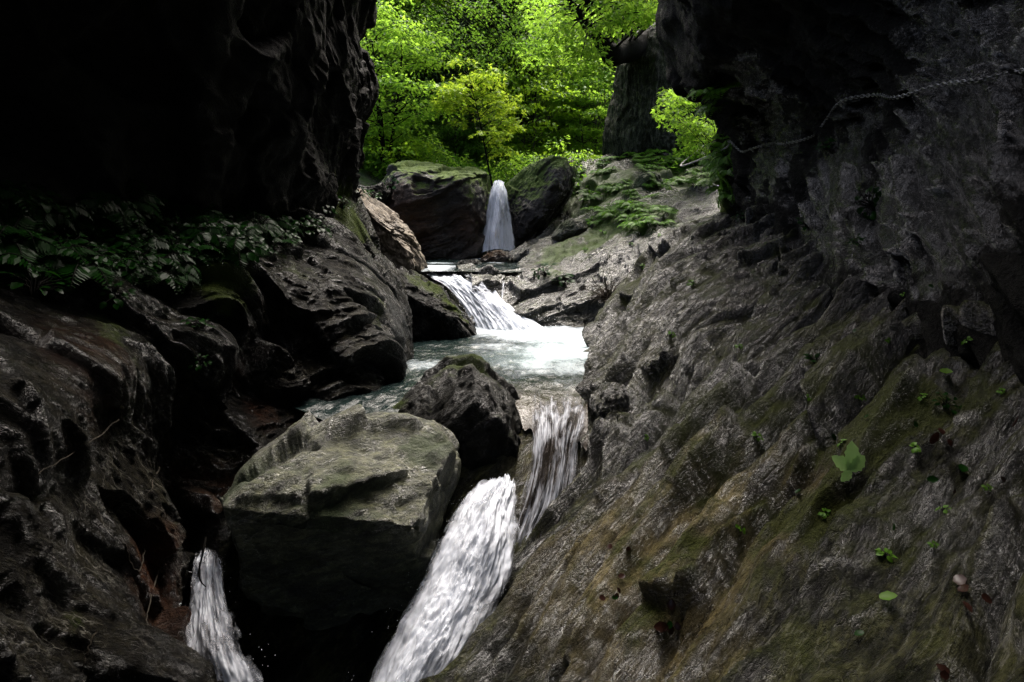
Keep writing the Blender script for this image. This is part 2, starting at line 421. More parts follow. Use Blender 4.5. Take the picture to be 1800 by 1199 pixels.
# ------------------------------------------------------------------ left rock with the plant ledge
Lr = [wr(-7, [(-.9, -3.2), (-1.1, -2.6), (-1.3, -1.8), (-1.4, -1.1), (-1.6, -.6), (-1.9, -.35), (-2.5, -.1), (-3.3, .05)]),
      wr(-2, [(-1.0, -3.2), (-1.2, -2.6), (-1.4, -1.8), (-1.5, -1.1), (-1.65, -.6), (-1.95, -.35), (-2.5, -.1), (-3.3, .05)]),
      wr(1.0, [(-1.0, -3.2), (-1.25, -2.6), (-1.45, -1.8), (-1.55, -1.1), (-1.7, -.6), (-2.0, -.36), (-2.5, -.1), (-3.3, .05)]),
      wr(2.2, [(-1.0, -3.2), (-1.3, -2.6), (-1.6, -1.7), (-1.75, -1.1), (-1.85, -.62), (-2.1, -.38), (-2.55, .02), (-3.3, .15)]),
      wr(3, [(-1.1, -3.0), (-1.4, -2.4), (-1.75, -1.6), (-1.95, -1.0), (-1.95, -.6), (-2.2, -.35), (-2.65, .08), (-3.3, .25)]),
      pr(3.8, [(330, 1250), (315, 1100), (310, 930), (305, 780), (310, 640), (250, 560), (120, 410), (-60, 340)]),
      pr(4.5, [(580, 1000), (545, 860), (500, 790), (430, 680), (440, 560), (410, 490), (270, 400), (110, 340)]),
      pr(4.85, [(640, 880), (600, 790), (560, 730), (495, 650), (480, 560), (440, 485), (320, 398), (180, 342)]),
      pr(5.25, [(690, 800), (668, 735), (640, 660), (590, 595), (545, 525), (500, 462), (395, 393), (280, 345)]),
      pr(5.7, [(715, 750), (690, 705), (688, 630), (655, 570), (600, 500), (540, 445), (450, 385), (350, 340)]),
      pr(6.5, [(725, 690), (704, 645), (697, 585), (665, 505), (620, 450), (580, 405), (520, 375), (440, 330)]),
      pr(7.6, [(735, 660), (715, 622), (700, 555), (675, 490), (645, 440), (618, 390), (595, 350), (540, 320)]),
      pr(9, [(710, 640), (690, 600), (680, 540), (665, 480), (650, 430), (632, 380), (612, 345), (580, 310)]),
      pr(11, [(720, 560), (700, 530), (690, 500), (670, 460), (640, 420), (620, 370), (605, 340), (570, 300)]),
      pr(13, [(720, 530), (700, 500), (690, 480), (670, 450), (640, 400), (600, 360), (560, 330), (500, 300)])]
G = loft(Lr, 0, 0, dens([4, 8, 40, 70, 90, 90, 60, 60, 60, 70, 60, 40, 24, 10]), dens([30, 80, 90, 80, 80, 70, 40]))
mossb = [(W(400, 470, 4.4), .4, .8), (W(540, 470, 5.2), .3, .5), (W(690, 620, 5.9), .25, .8), (W(600, 380, 7.4), .6, 1), (W(640, 560, 5.8), .25, .6), (W(160, 590, 3.5), .3, .6)]
rust = [(W(450, 660, 4.4), .16, 1), (W(470, 720, 4.5), .14, 1), (W(420, 860, 4.0), .28, 1), (W(380, 890, 3.8), .2, 1), (W(240, 1020, 3.2), .3, .9), (W(330, 1040, 3.4), .3, .8), (W(70, 680, 3.0), .3, .6), (W(500, 770, 4.8), .2, .8)]
wetb = [(W(250, 590, 3.6), .5, 1), (W(500, 420, 4.9), .4, .9), (W(670, 600, 6), .5, .6), (W(420, 840, 4), .4, 1), (W(100, 560, 3.3), .5, .7)]
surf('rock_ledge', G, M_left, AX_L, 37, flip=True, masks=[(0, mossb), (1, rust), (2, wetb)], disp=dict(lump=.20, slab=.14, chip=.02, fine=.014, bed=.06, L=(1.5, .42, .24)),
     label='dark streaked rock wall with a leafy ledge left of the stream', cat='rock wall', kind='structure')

# ------------------------------------------------------------------ left cliff
K = [wr(-7, [(-2.9, -.6), (-3.0, .8), (-2.7, 2.2), (-2.0, 3.8), (-1.0, 5.2), (-.2, 6.6), (.8, 8)]),
     wr(-2, [(-3.0, -.6), (-3.1, .8), (-2.8, 2.2), (-2.1, 3.8), (-1.1, 5.2), (-.2, 6.6), (.8, 8)]),
     wr(.9, [(-3.0, -.5), (-3.0, .8), (-2.6, 2.0), (-2.1, 2.9), (-1.0, 3.9), (.6, 4.6), (2.2, 5.0)]),  # unseen roof over the viewpoint, shaped to cut sky light from behind
     wr(3, [(-2.9, -.3), (-2.8, .8), (-2.3, 1.8), (-2.0, 2.8), (-2.0, 3.9), (-3.0, 4.8), (-8, 5)]),
     wr(5, [(-2.4, -.3), (-2.1, .6), (-1.75, 1.6), (-1.6, 2.7), (-1.7, 3.7), (-2.8, 4.6), (-8, 5)]),
     pr(6.6, [(520, 410), (570, 310), (585, 230), (600, 150), (608, 40), (580, -100)]) + [np.array([-8, 6.6, 6])],
     pr(7.6, [(596, 400), (604, 310), (618, 230), (632, 150), (622, 80), (625, -100)]) + [np.array([-8, 7.6, 6])],
     pr(8.3, [(604, 400), (610, 310), (620, 230), (634, 155), (624, 95), (640, -30)]) + [np.array([-8, 8.3, 6])],
     pr(9.2, [(560, 400), (570, 300), (580, 220), (590, 150), (590, 80), (600, -100)]) + [np.array([-8, 9.2, 6])],
     pr(11, [(440, 400), (450, 300), (460, 220), (460, 150), (470, 80), (480, -50)]) + [np.array([-8, 11, 6])]]
K = [r[:6] + [(r[5] + r[6]) / 2 if i < 3 else r[5] + np.array([-.8, 0, .2])] + [r[6] if i < 3 else np.array([-7, r[6][1], min(4.0, r[5][2] + .6)])] for i, r in enumerate(K)]  # unseen cliff top laid back low, shaped to let sky light onto the slope
G = loft(K, 0, 0, dens([4, 10, 30, 60, 90, 100, 60, 40, 10]), dens([80, 80, 80, 70, 40, 20, 10]))
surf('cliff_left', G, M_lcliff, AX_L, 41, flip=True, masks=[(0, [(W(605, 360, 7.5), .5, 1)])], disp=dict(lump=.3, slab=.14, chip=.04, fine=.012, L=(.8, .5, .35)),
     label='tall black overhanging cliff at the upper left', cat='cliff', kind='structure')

# ------------------------------------------------------------------ far ledges, bed of the stream, bank, hillside
B = [pr(9.15, [(800, 720), (880, 680), (960, 640), (1060, 620), (1150, 610), (1300, 570), (1480, 550)]),
     pr(9.35, [(820, 600), (890, 585), (962, 585), (1050, 585), (1140, 560), (1300, 500), (1480, 480)]),
     pr(9.7, [(830, 540), (893, 535), (965, 535), (1060, 530), (1135, 490), (1290, 440), (1470, 420)]),
     pr(10.4, [(825, 496), (888, 503), (970, 492), (1060, 478), (1132, 442), (1280, 400), (1460, 380)]),
     pr(11.3, [(800, 484), (880, 482), (970, 460), (1060, 432), (1140, 402), (1270, 372), (1450, 352)]),
     pr(12.6, [(780, 472), (880, 464), (960, 430), (1040, 398), (1130, 368), (1240, 345), (1420, 325)]),
     pr(14.2, [(780, 462), (890, 452), (950, 420), (1020, 384), (1110, 345), (1230, 325), (1410, 305)]),
     pr(15.5, [(800, 450), (900, 440), (960, 380), (1015, 330), (1100, 305), (1220, 295), (1400, 275)]),
     pr(17, [(820, 440), (900, 430), (960, 330), (1010, 285), (1095, 272), (1220, 262), (1400, 242)])]
G = loft(B, 0, 0, dens([50, 60, 60, 60, 50, 50, 40, 30]), dens([40, 70, 80, 80, 90, 40]))
mossb = [(W(1000, 440, 11.6), .8, .9), (W(1080, 400, 12), 1.0, .9), (W(1150, 390, 11.5), .7, .8), (W(1060, 330, 14.8), 1.4, 1), (W(1180, 310, 15), 1.2, .9), (W(970, 500, 10.2), .3, .4)]
wetb = [(W(1040, 490, 10.2), .8, 1), (W(930, 500, 10.4), .5, 1), (W(1210, 345, 12.5), .9, 1)]
surf('rock_terrace', G, M_terr, axes((.8, .5, .28), (-.3, -.3, .9), .75), 53, masks=[(0, mossb), (2, wetb)], disp=dict(lump=.2, slab=.18, chip=.06, fine=.015, L=(1.6, .6, .3)),
     label='stepped grey rock ledges with moss right of the white cascade', cat='rock ledge', kind='structure')

S = [wr(-7, [(-2.6, -3.0), (-1.2, -3.1), (0, -3.1), (1.2, -3.0)]),
     wr(3.2, [(-2.4, -2.9), (-1.2, -3.0), (-.4, -2.9), (.8, -2.8)]),
     wr(3.6, [(-2.2, -2.7), (-1.2, -2.7), (-.3, -2.4), (.8, -2.3)]),
     wr(3.98, [(-2.2, -2.3), (-1.2, -2.2), (-.1, -1.93), (.8, -1.93)]),
     wr(4.28, [(-2.2, -1.5), (-1.2, -1.6), (0, -1.59), (.8, -1.59)]),
     wr(4.62, [(-2.2, -1.4), (-1.2, -1.5), (0, -1.34), (.9, -1.34)]),
     wr(5.0, [(-2.2, -1.35), (-1.2, -1.45), (0, -1.27), (1, -1.25)]),
     wr(5.6, [(-2.2, -1.35), (-1.2, -1.5), (0, -1.5), (1, -1.4)]),
     wr(8.8, [(-2.4, -1.4), (-1.2, -1.6), (.5, -1.6), (1.6, -1.3)]),
     wr(9.8, [(-2.6, -1.2), (-1.2, -1.2), (.3, -1.2), (1.6, -1.2)]),
     wr(10.9, [(-3, -.6), (-1.6, -.62), (-.3, -.62), (1.6, -.7)]),
     wr(14, [(-3.4, -.35), (-1.6, -.4), (.2, -.4), (1.6, -.4)]),
     wr(15, [(-4, -.3), (-1.6, -.3), (.2, -.3), (1.6, -.3)])]
G = loft(S, 0, 0, dens([8, 20, 50, 50, 50, 40, 30, 40, 20, 20, 30, 8]), np.linspace(0, 3, 160))
surf('stream_bed', G, M_slope, AX_R, 61, masks=[(1, [(W(980, 850, 4.2), .5, .2)]), (2, [(W(980, 850, 4.2), .6, 1)])], disp=dict(lump=.05, slab=.04, chip=.02, bed=.02), label='dark rocky bed under the stream', cat='stream bed', kind='structure')

hx = np.linspace(-40, 40, 160); hy = np.linspace(14.5, 75, 150)
X, Y = np.meshgrid(hx, hy)
zb = np.interp(Y, [14.5, 16, 19, 24, 34, 50, 75], [.4, 1.1, 1.3, 3.6, 10, 20, 30])
side = np.clip(np.abs(X - .3 - (Y - 15) * .02) - 2.2, 0, 60)
Z = zb + side * .55 * np.interp(Y, [14.5, 30], [1.0, .5])
Z += fbm(np.stack([X.ravel(), Y.ravel(), 0 * X.ravel()], 1) / 4, 4, 5).reshape(X.shape) * .5
HG = np.stack([X, Y, Z], 2)
surf('hillside', HG, M_bank, axes((1, .3, .2), (0, -.4, .9), .7), 71, disp=dict(lump=.2, slab=.1, chip=.05), label='steep wooded hillside closing the valley behind the waterfall', cat='hillside', kind='structure')

# ------------------------------------------------------------------ boulders
def boulder(name, label, outline, Yc, T, mat, ax, seed, cuts=(), disp=None, al=.75, be=.85, cat='boulder', sub=7, masks=(), back=.7, group=None):
    bm = bmesh.new(); bmesh.ops.create_icosphere(bm, subdivisions=sub, radius=1)
    D = np.array([v.co for v in bm.verts]); Fc = np.array([[v.index for v in f.verts] for f in bm.faces]); bm.free()
    O = np.array([W(x, y, Yc) for x, y in outline])[:, [0, 2]]
    c = (O.min(0) + O.max(0)) / 2
    Q = O - c
    ang = np.arctan2(Q[:, 1], Q[:, 0])
    rr = np.linalg.norm(Q, axis=1); o = np.argsort(ang); ang, rr = ang[o], rr[o]
    # resample along the polygon edges, in polar form
    pts = Q[o]; den = []
    for i in range(len(pts)):
        a, b = pts[i], pts[(i + 1) % len(pts)]
        for s in np.linspace(0, 1, 14, endpoint=False): den.append(a + (b - a) * s)
    den = np.array(den); da = np.arctan2(den[:, 1], den[:, 0]); dr = np.linalg.norm(den, axis=1); o = np.argsort(da); da, dr = da[o], dr[o]
    da = np.concatenate([da - 2 * PI, da, da + 2 * PI]); dr = np.concatenate([dr] * 3)
    kk = np.ones(9) / 9
    th = np.arctan2(D[:, 2], D[:, 0]); rho = np.hypot(D[:, 0], D[:, 2])
    fine_t = np.linspace(-PI, PI, 721); fr = np.interp(fine_t, da, dr); fr = np.convolve(np.concatenate([fr[-10:], fr, fr[:10]]), kk, 'same')[10:-10]
    r = np.interp(th, fine_t, fr)
    R_ = r * rho ** al
    dep = np.sign(D[:, 1]) * np.abs(D[:, 1]) ** be * T * np.where(D[:, 1] > 0, back, 1)
    P = np.stack([R_ * np.cos(th), dep, R_ * np.sin(th)], 1)
    ctr = np.array([c[0], Yc, c[1]])
    for (pt, n) in cuts:
        n = unit(n); d = (P + ctr - pt) @ n
        P = P - np.where(d > 0, d * .92, 0)[:, None] * n
    N = P / (np.linalg.norm(P, axis=1, keepdims=True) + 1e-6)
    WP = P + ctr
    size = float(np.mean(fr))
    dd = dict(lump=.10 * size, slab=.09 * size, chip=.025, fine=.007, L=(.9 * size, .5 * size, .35 * size)); dd.update(disp or {})
    h = rock_disp(WP, N, ax, seed=seed, **dd)
    for _ in range(1 if sub > 5 else 0):
        acc = np.zeros(len(P)); cn = np.zeros(len(P))
        for i, j in ((0, 1), (1, 2), (2, 0)):
            np.add.at(acc, Fc[:, i], h[Fc[:, j]]); np.add.at(cn, Fc[:, i], 1)
        h = (h + acc / cn) / 2
    P = P + N * h[:, None]
    base = np.array([0, 0, P[:, 2].min()])
    col = np.zeros((len(P), 3), np.float32)
    for ch, lst in masks: col[:, ch] = blobs(WP, lst)
    me = mesh_np(name, P - base, Fc, col=col)
    ob = link(name, me, mat, loc=ctr + base)
    tag(ob, label, cat, group)
    w = P + ctr
    BV.append((name, BVHTree.FromPolygons([tuple(v) for v in w], [tuple(q) for q in Fc])))
    return ob

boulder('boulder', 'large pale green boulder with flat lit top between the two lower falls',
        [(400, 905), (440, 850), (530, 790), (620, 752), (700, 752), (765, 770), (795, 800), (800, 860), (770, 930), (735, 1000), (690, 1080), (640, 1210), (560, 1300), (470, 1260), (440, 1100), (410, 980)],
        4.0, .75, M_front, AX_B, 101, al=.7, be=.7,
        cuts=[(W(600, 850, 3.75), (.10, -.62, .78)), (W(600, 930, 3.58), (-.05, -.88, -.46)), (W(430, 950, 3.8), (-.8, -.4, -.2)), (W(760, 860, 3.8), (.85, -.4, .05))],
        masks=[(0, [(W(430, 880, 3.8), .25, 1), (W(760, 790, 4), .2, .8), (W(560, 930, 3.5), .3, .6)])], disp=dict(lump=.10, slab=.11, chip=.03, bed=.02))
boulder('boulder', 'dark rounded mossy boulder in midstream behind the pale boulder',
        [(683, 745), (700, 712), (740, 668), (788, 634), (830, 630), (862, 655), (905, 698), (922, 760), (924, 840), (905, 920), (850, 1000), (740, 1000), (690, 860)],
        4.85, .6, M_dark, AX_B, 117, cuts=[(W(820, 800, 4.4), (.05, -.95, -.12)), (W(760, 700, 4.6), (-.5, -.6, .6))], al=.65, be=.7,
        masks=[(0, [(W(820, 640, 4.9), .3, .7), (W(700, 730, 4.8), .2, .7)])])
boulder('boulder', 'huge moss topped brown boulder left of the far waterfall',
        [(668, 330), (690, 300), (716, 284), (770, 290), (830, 297), (855, 312), (862, 345), (858, 400), (845, 450), (800, 475), (720, 480), (680, 440), (655, 380)],
        14.6, 1.3, M_big, AX_B, 131, cuts=[(W(770, 350, 13.4), (.1, -.95, -.25)), (W(800, 300, 14.4), (.1, -.25, .95))], al=.7, be=.7,
        masks=[(0, [(W(800, 300, 14.4), 1.2, 1), (W(730, 292, 14.4), .8, .8)]), (1, [(W(700, 400, 13.4), .8, .8), (W(830, 400, 13.4), .5, .6)])], disp=dict(slab=.12, chip=.05))
boulder('boulder', 'tilted dark slab boulder right of the far waterfall',
        [(884, 335), (900, 315), (930, 292), (970, 278), (996, 280), (1008, 305), (1000, 345), (960, 400), (925, 440), (895, 450), (888, 400)],
        14.9, .9, M_big, axes((.8, .1, .6), (-.3, -.6, .6), .5), 149, cuts=[(W(940, 330, 14.2), (-.45, -.75, .4))], al=.7, be=.7, masks=[(0, [(W(975, 285, 14.9), .8, 1), (W(920, 310, 14.4), .7, .9)])], disp=dict(slab=.10, chip=.05))
boulder('boulder', 'sunlit tan boulder below the left cliff corner',
        [(612, 345), (622, 333), (650, 345), (690, 378), (722, 410), (742, 450), (750, 480), (725, 495), (680, 490), (640, 460), (618, 410)],
        11.2, .8, M_tan, axes((.7, .1, -.5), (.3, -.5, .8), .5), 163, cuts=[(W(660, 420, 10.8), (-.25, -.85, .0)), (W(690, 400, 10.9), (.5, -.45, .7))], al=.75, be=.7, disp=dict(slab=.12, chip=.05, lump=.1))
boulder('boulder', 'mossy shoulder of rock left of the white cascade',
        [(660, 480), (700, 472), (745, 492), (785, 515), (818, 548), (840, 590), (826, 612), (760, 625), (700, 640), (660, 620), (640, 540)],
        8.7, .8, M_left, AX_L, 171, cuts=[(W(740, 580, 8.1), (.25, -.95, -.2)), (W(790, 530, 8.5), (.55, -.3, .8))], al=.7, be=.75, masks=[(0, [(W(740, 510, 8.5), .35, .9), (W(800, 545, 8.5), .3, .8)])], disp=dict(lump=.1))
boulder('stone', 'smooth brown stone at the foot of the far waterfall', [(846, 456), (858, 446), (878, 441), (898, 448), (902, 462), (880, 473), (852, 471)], 12.6, .3, M_dark, AX_B, 183, sub=5, cat='stone', masks=[(1, [(W(870, 450, 12.5), .3, .8)])])
boulder('stone', 'small jagged black stone between two threads of water', [(800, 466), (815, 458), (838, 459), (850, 466), (848, 481), (820, 484), (802, 480)], 12.2, .25, M_dark, AX_B, 191, sub=5, cat='stone')
boulder('stone', 'long pale driftstone leaning beside the brown stone', [(900, 462), (912, 446), (938, 432), (952, 428), (948, 438), (925, 455), (908, 468)], 12.7, .16, M_terr, AX_B, 197, sub=5, cat='stone')
boulder('stone', 'pale rounded stone with moss on top of the rock ledges', [(968, 418), (985, 396), (1005, 385), (1026, 388), (1032, 402), (1010, 418), (980, 428)], 12.9, .35, M_front, AX_B, 205, sub=6, cat='stone', masks=[(0, [(W(990, 400, 12.7), .3, .7)])])
boulder('stone', 'little pinkish stone tucked beside the pale rounded stone', [(1034, 394), (1046, 384), (1062, 382), (1066, 390), (1050, 398)], 13.2, .2, M_tan, AX_B, 211, sub=5, cat='stone')
boulder('stone', 'yellow green mossy rock among the ferns on the bank', [(1116, 330), (1122, 312), (1140, 304), (1158, 308), (1164, 325), (1150, 340), (1124, 345)], 14.2, .35, M_front, AX_B, 217, sub=5, cat='stone', masks=[(0, [(W(1140, 310, 14), .6, 1)])])
boulder('boulder', 'low black boulder under the left maple', [(600, 350), (606, 330), (630, 326), (655, 330), (680, 322), (690, 340), (680, 375), (620, 380)], 13.6, .6, M_dark, AX_B, 223, sub=6)
boulder('boulder', 'small wet grey rock at the lip of the clear fall', [(1036, 760), (1040, 700), (1062, 676), (1092, 676), (1106, 700), (1098, 760), (1075, 800), (1045, 800)], 4.9, .22, M_slope, AX_R, 229, sub=6, masks=[(2, [(W(1070, 700, 4.8), .5, 1)])])
boulder('rock_pillar', 'tall dark rock pillar speckled with pale lichen below a leaning tree',
        [(1062, 270), (1074, 200), (1086, 130), (1096, 90), (1118, 62), (1150, 50), (1200, 60), (1232, 130), (1250, 200), (1262, 300), (1230, 330), (1150, 320), (1075, 300)],
        17.6, 1.3, M_pillar, axes((0, 0, 1), (-.4, -.9, .0), .5), 233, cat='rock pillar', al=.75, be=.7, disp=dict(slab=.14, chip=.06, lump=.2))

#@@WATER
def fall_mat(name, dark=(.10, .115, .13), sx=26, sy=2.2, edge=.22, cover=.5, mixw=.55, gain=5.0, lohi=(.38, .58), bmp=.4, spec=.12, eg=2.4, tf=9.0, bf=60.0):
    m, nt = new_mat(name); t = NT(nt)
    uv = t.n('ShaderNodeTexCoord').outputs['UV']
    mp = t.n('ShaderNodeMapping'); mp.inputs['Scale'].default_value = (sx, sy, 1); t.l(uv, mp.inputs[0])
    wz = t.noise(uv, 5, 3, .5)
    ad = t.n('ShaderNodeVectorMath', _operation='ADD'); t.l(mp.outputs[0], ad.inputs[0])
    cb = t.n('ShaderNodeCombineXYZ'); t.l(t.math('MULTIPLY', wz, 3.0), cb.inputs[0]); t.l(cb.outputs[0], ad.inputs[1])
    n1 = t.noise(ad.outputs[0], 1.0, 6, .62)
    mp2 = t.n('ShaderNodeMapping'); mp2.inputs['Scale'].default_value = (sx * .22, sy * 1.6, 1); t.l(uv, mp2.inputs[0])
    n2 = t.noise(mp2.outputs[0], 1.0, 5, .6, .5)
    mp3 = t.n('ShaderNodeMapping'); mp3.inputs['Scale'].default_value = (sx * 2.2, sy * 5, 1); t.l(uv, mp3.inputs[0])
    n3 = t.noise(mp3.outputs[0], 1.0, 4, .6, .4)
    n1 = t.math('ADD', t.math('MULTIPLY', n1, .72), t.math('MULTIPLY', n3, .28))
    v = t.math('ADD', t.math('MULTIPLY', n1, mixw), t.math('MULTIPLY', n2, 1 - mixw))
    col = t.ramp(v, [(lohi[0], dark), (lohi[1], (.58, .61, .67))])
    sx_ = t.n('ShaderNodeSeparateXYZ'); t.l(uv, sx_.inputs[0])
    e = t.math('SUBTRACT', 1.0, t.math('ABSOLUTE', t.math('MULTIPLY', t.math('SUBTRACT', sx_.outputs[0], .5), 2.0)))
    e = t.math('DIVIDE', e, edge)
    e = t.math('MINIMUM', e, t.math('MULTIPLY', t.math('SUBTRACT', 1.0, sx_.outputs[1]), bf))
    av = t.math('ADD', t.math('MULTIPLY', t.math('SUBTRACT', v, .5), gain), t.math('ADD', cover, t.math('ADD', t.math('MULTIPLY', t.math('MINIMUM', t.math('SUBTRACT', e, 1.0), 0.0), eg), t.math('MULTIPLY', t.math('MINIMUM', t.math('SUBTRACT', t.math('MULTIPLY', sx_.outputs[1], tf), 1.0), 0.0), 1.3))))
    alpha = t.math('MAXIMUM', av, 0.0, clamp=True)
    p = t.n('ShaderNodeBsdfPrincipled'); p.inputs['Roughness'].default_value = .5; p.inputs['Specular IOR Level'].default_value = spec
    t.l(col, p.inputs['Base Color'])
    bp = t.n('ShaderNodeBump', Strength=bmp, Distance=.03); t.l(v, bp.inputs['Height']); t.l(bp.outputs[0], p.inputs['Normal'])
    tl = t.n('ShaderNodeBsdfTranslucent'); t.l(col, tl.inputs[0])
    m1 = t.n('ShaderNodeMixShader'); m1.inputs[0].default_value = .15; t.l(p.outputs[0], m1.inputs[1]); t.l(tl.outputs[0], m1.inputs[2])
    tp = t.n('ShaderNodeBsdfTransparent'); m2 = t.n('ShaderNodeMixShader'); t.l(alpha, m2.inputs[0]); t.l(tp.outputs[0], m2.inputs[1]); t.l(m1.outputs[0], m2.inputs[2])
    o = t.n('ShaderNodeOutputMaterial'); t.l(m2.outputs[0], o.inputs[0])
    return m

def pool_mat():
    m, nt = new_mat('stream_water'); t = NT(nt)
    co = t.n('ShaderNodeTexCoord').outputs['Object']
    at = t.n('ShaderNodeAttribute', _attribute_name='mask'); sep = t.n('ShaderNodeSeparateColor'); t.l(at.outputs['Color'], sep.inputs[0])
    mp = t.n('ShaderNodeMapping'); mp.inputs['Scale'].default_value = (1, .55, 1); mp.inputs['Rotation'].default_value = (0, 0, .5); t.l(co, mp.inputs[0])
    n1 = t.noise(mp.outputs[0], 3.2, 7, .7, .6); n2 = t.noise(mp.outputs[0], 12, 6, .7, .8)
    v = t.math('ADD', t.math('MULTIPLY', n1, .6), t.math('MULTIPLY', n2, .4))
    f = t.math('ADD', t.math('MULTIPLY', t.math('SUBTRACT', v, .5), 3.2), t.math('SUBTRACT', t.math('MULTIPLY', sep.outputs[0], 2.2), .75), clamp=True)
    col = t.mix(f, (.006, .011, .0105), (.25, .285, .31))
    milky = t.math('MULTIPLY', sep.outputs[1], .5)
    col = t.mix(milky, col, (.30, .40, .41))
    col = t.mix(t.math('MULTIPLY', sep.outputs[2], t.math('SUBTRACT', 1.0, t.math('MULTIPLY', f, .8))), col, (.035, .028, .02))
    p = t.n('ShaderNodeBsdfPrincipled'); p.inputs['IOR'].default_value = 1.33
    t.l(col, p.inputs['Base Color']); t.l(t.math('ADD', .06, t.math('MULTIPLY', f, .4)), p.inputs['Roughness'])
    bp = t.n('ShaderNodeBump', Strength=.8, Distance=.05); t.l(v, bp.inputs['Height']); t.l(bp.outputs[0], p.inputs['Normal'])
    o = t.n('ShaderNodeOutputMaterial'); t.l(p.outputs[0], o.inputs[0])
    return m

M_fall = fall_mat('falling_white_water', dark=(.32, .35, .39), sx=15, sy=3.4, cover=1.1, edge=.3, eg=2.0)
M_rush = fall_mat('rushing_white_water', dark=(.42, .44, .48), sx=12, sy=3.6, cover=1.15, mixw=.42, lohi=(.36, .6), bmp=.06, edge=.36, eg=2.2)
M_casc = fall_mat('cascade_water', dark=(.30, .34, .38), sx=10, sy=3.5, cover=1.2, edge=.2, mixw=.35, lohi=(.33, .6), bmp=.2)
M_clear = fall_mat('clear_fall_water', dark=(.02, .014, .011), sx=26, sy=4, cover=.85, edge=.4, lohi=(.45, .66), tf=3.2, gain=4.0, bf=7.0)
M_veil = fall_mat('thin_veil_water', dark=(.4, .42, .46), sx=18, sy=2.6, cover=.2, edge=.7, eg=1.2)
M_pool = pool_mat()

def water_sheet(name, rows, nr, nc, mat, amp, seed, label, parent=None, sy=1.0, push=0.0, cat='waterfall', vis=True):
    G = loft(rows, nr, nc)
    N = normals(G).reshape(-1, 3)
    toc = -G.reshape(-1, 3)
    N = N * np.sign((N * toc).sum(1, keepdims=True) + 1e-9)
    uu, vv = np.meshgrid(np.linspace(0, 1, nc), np.linspace(0, 1, nr))
    uv = np.stack([uu.ravel(), vv.ravel()], 1)
    q = np.stack([uv[:, 0] * 7, uv[:, 1] * 2.2 * sy, np.full(len(uv), seed * 1.3)], 1)
    h = amp * (fbm(q, 4, seed) + .6 * fbm(q * np.array([3.5, 2.6, 1]), 3, seed + 5)) + push
    h *= np.clip(np.minimum(uv[:, 0], 1 - uv[:, 0]) * 6, .15, 1)
    P = G.reshape(-1, 3) + N * h[:, None]
    o = link(name, mesh_np(name, P, grid_faces(nr, nc), uv=uv), mat, parent)
    if parent is None: tag(o, label, cat, kind='structure')
    return o

# pool and clear lip
px_, py_ = 260, 300
xs = np.linspace(-2.1, 1.9, px_); tv_ = np.linspace(0, 1, py_)
y0 = np.interp(xs, [-2.1, -1.6, -1.0, -.8, -.6, 0, .08, .52, .6], [5.6, 4.75, 4.25, 4.5, 4.95, 4.95, 4.64, 4.64, 5.1])
X = np.repeat(xs[None], py_, 0); y0 = y0 + np.where((xs > .04) & (xs < .6), -.10 + .09 * np.sin(xs * 23) + .05 * np.sin(xs * 57), 0)
Y = y0[None] + (9.9 - y0[None]) * tv_[:, None]
P = np.stack([X.ravel(), Y.ravel(), np.where(X.ravel() < -.5, -1.14 - .10 * np.clip(5 - Y.ravel(), 0, 1) - .5 * np.clip(4.5 - Y.ravel(), 0, 1), np.interp(Y.ravel(), [4.3, 4.45, 4.58, 4.7, 4.85, 5.05, 5.4], [-1.55, -1.40, -1.285, -1.225, -1.18, -1.155, -1.143]))], 1)
fo = blobs(P, [(np.array([.55, 8.6, -1.14]), 1.3, 1), (np.array([1.0, 8.2, -1.14]), 1.0, 1), (np.array([.1, 8.9, -1.14]), .9, 1), (np.array([.8, 7.2, -1.14]), 1.1, .85),
               (np.array([-.1, 7.4, -1.14]), .7, .6), (np.array([.4, 6.3, -1.14]), .9, .62), (np.array([-.8, 6.3, -1.14]), .5, .55), (np.array([-.6, 5.7, -1.14]), .5, .4), (np.array([.5, 5.4, -1.14]), .5, .42)])
mk = blobs(P, [(np.array([1.0, 7.7, -1.14]), .9, .9), (np.array([.5, 6.8, -1.14]), .8, .6)])
wav = .035 * fbm(P * np.array([2.2, 1.5, 1]), 4, 3) + .02 * ridged(P * np.array([5, 3.5, 1]), 3, 4) + fo * (.06 * fbm(P * 3.2, 4, 9) + .03)
P[:, 2] += wav
tag(link('stream', mesh_np('stream', P, grid_faces(py_, px_), col=np.stack([fo, mk, np.clip((5.6 - P[:, 1]) / .8, 0, 1) * (P[:, 0] > -.3)], 1)), M_pool),
    'foaming blue green pool at the foot of the white cascade', 'stream', kind='structure')

xs = np.linspace(-3, 1.6, 160); ys = np.linspace(10.85, 15, 120)
X, Y = np.meshgrid(xs, ys)
P = np.stack([X.ravel(), Y.ravel(), np.interp(Y.ravel(), [10.85, 11.3, 13, 15], [-.40, -.33, -.25, -.22])], 1)
fo = blobs(P, [(np.array([-1.2, 11.2, -.3]), .6, .8), (np.array([-1.3, 12, -.3]), .4, .7), (np.array([-.35, 13.6, -.2]), .5, 1), (np.array([-.3, 12.2, -.2]), .25, .8)])
P[:, 2] += .03 * fbm(P * 3, 4, 31) + fo * .03
tag(link('stream', mesh_np('stream', P, grid_faces(120, 160), col=np.stack([fo, 0 * fo, 0 * fo], 1)), M_pool), 'shallow rippling stream between the far waterfall and the cascade', 'stream', kind='structure')

def two(Y, a, b, mid=0.0, n=5):          # a row across a fall between two picture points, bulging towards the viewer
    A, Bp = W(a[0], a[1], Y), W(b[0], b[1], Y)
    out = []
    for s in np.linspace(0, 1, n):
        p = A + (Bp - A) * s; p = p + np.array([0, -mid * math.sin(PI * s), mid * .5 * math.sin(PI * s)]); out.append(p)
    return out

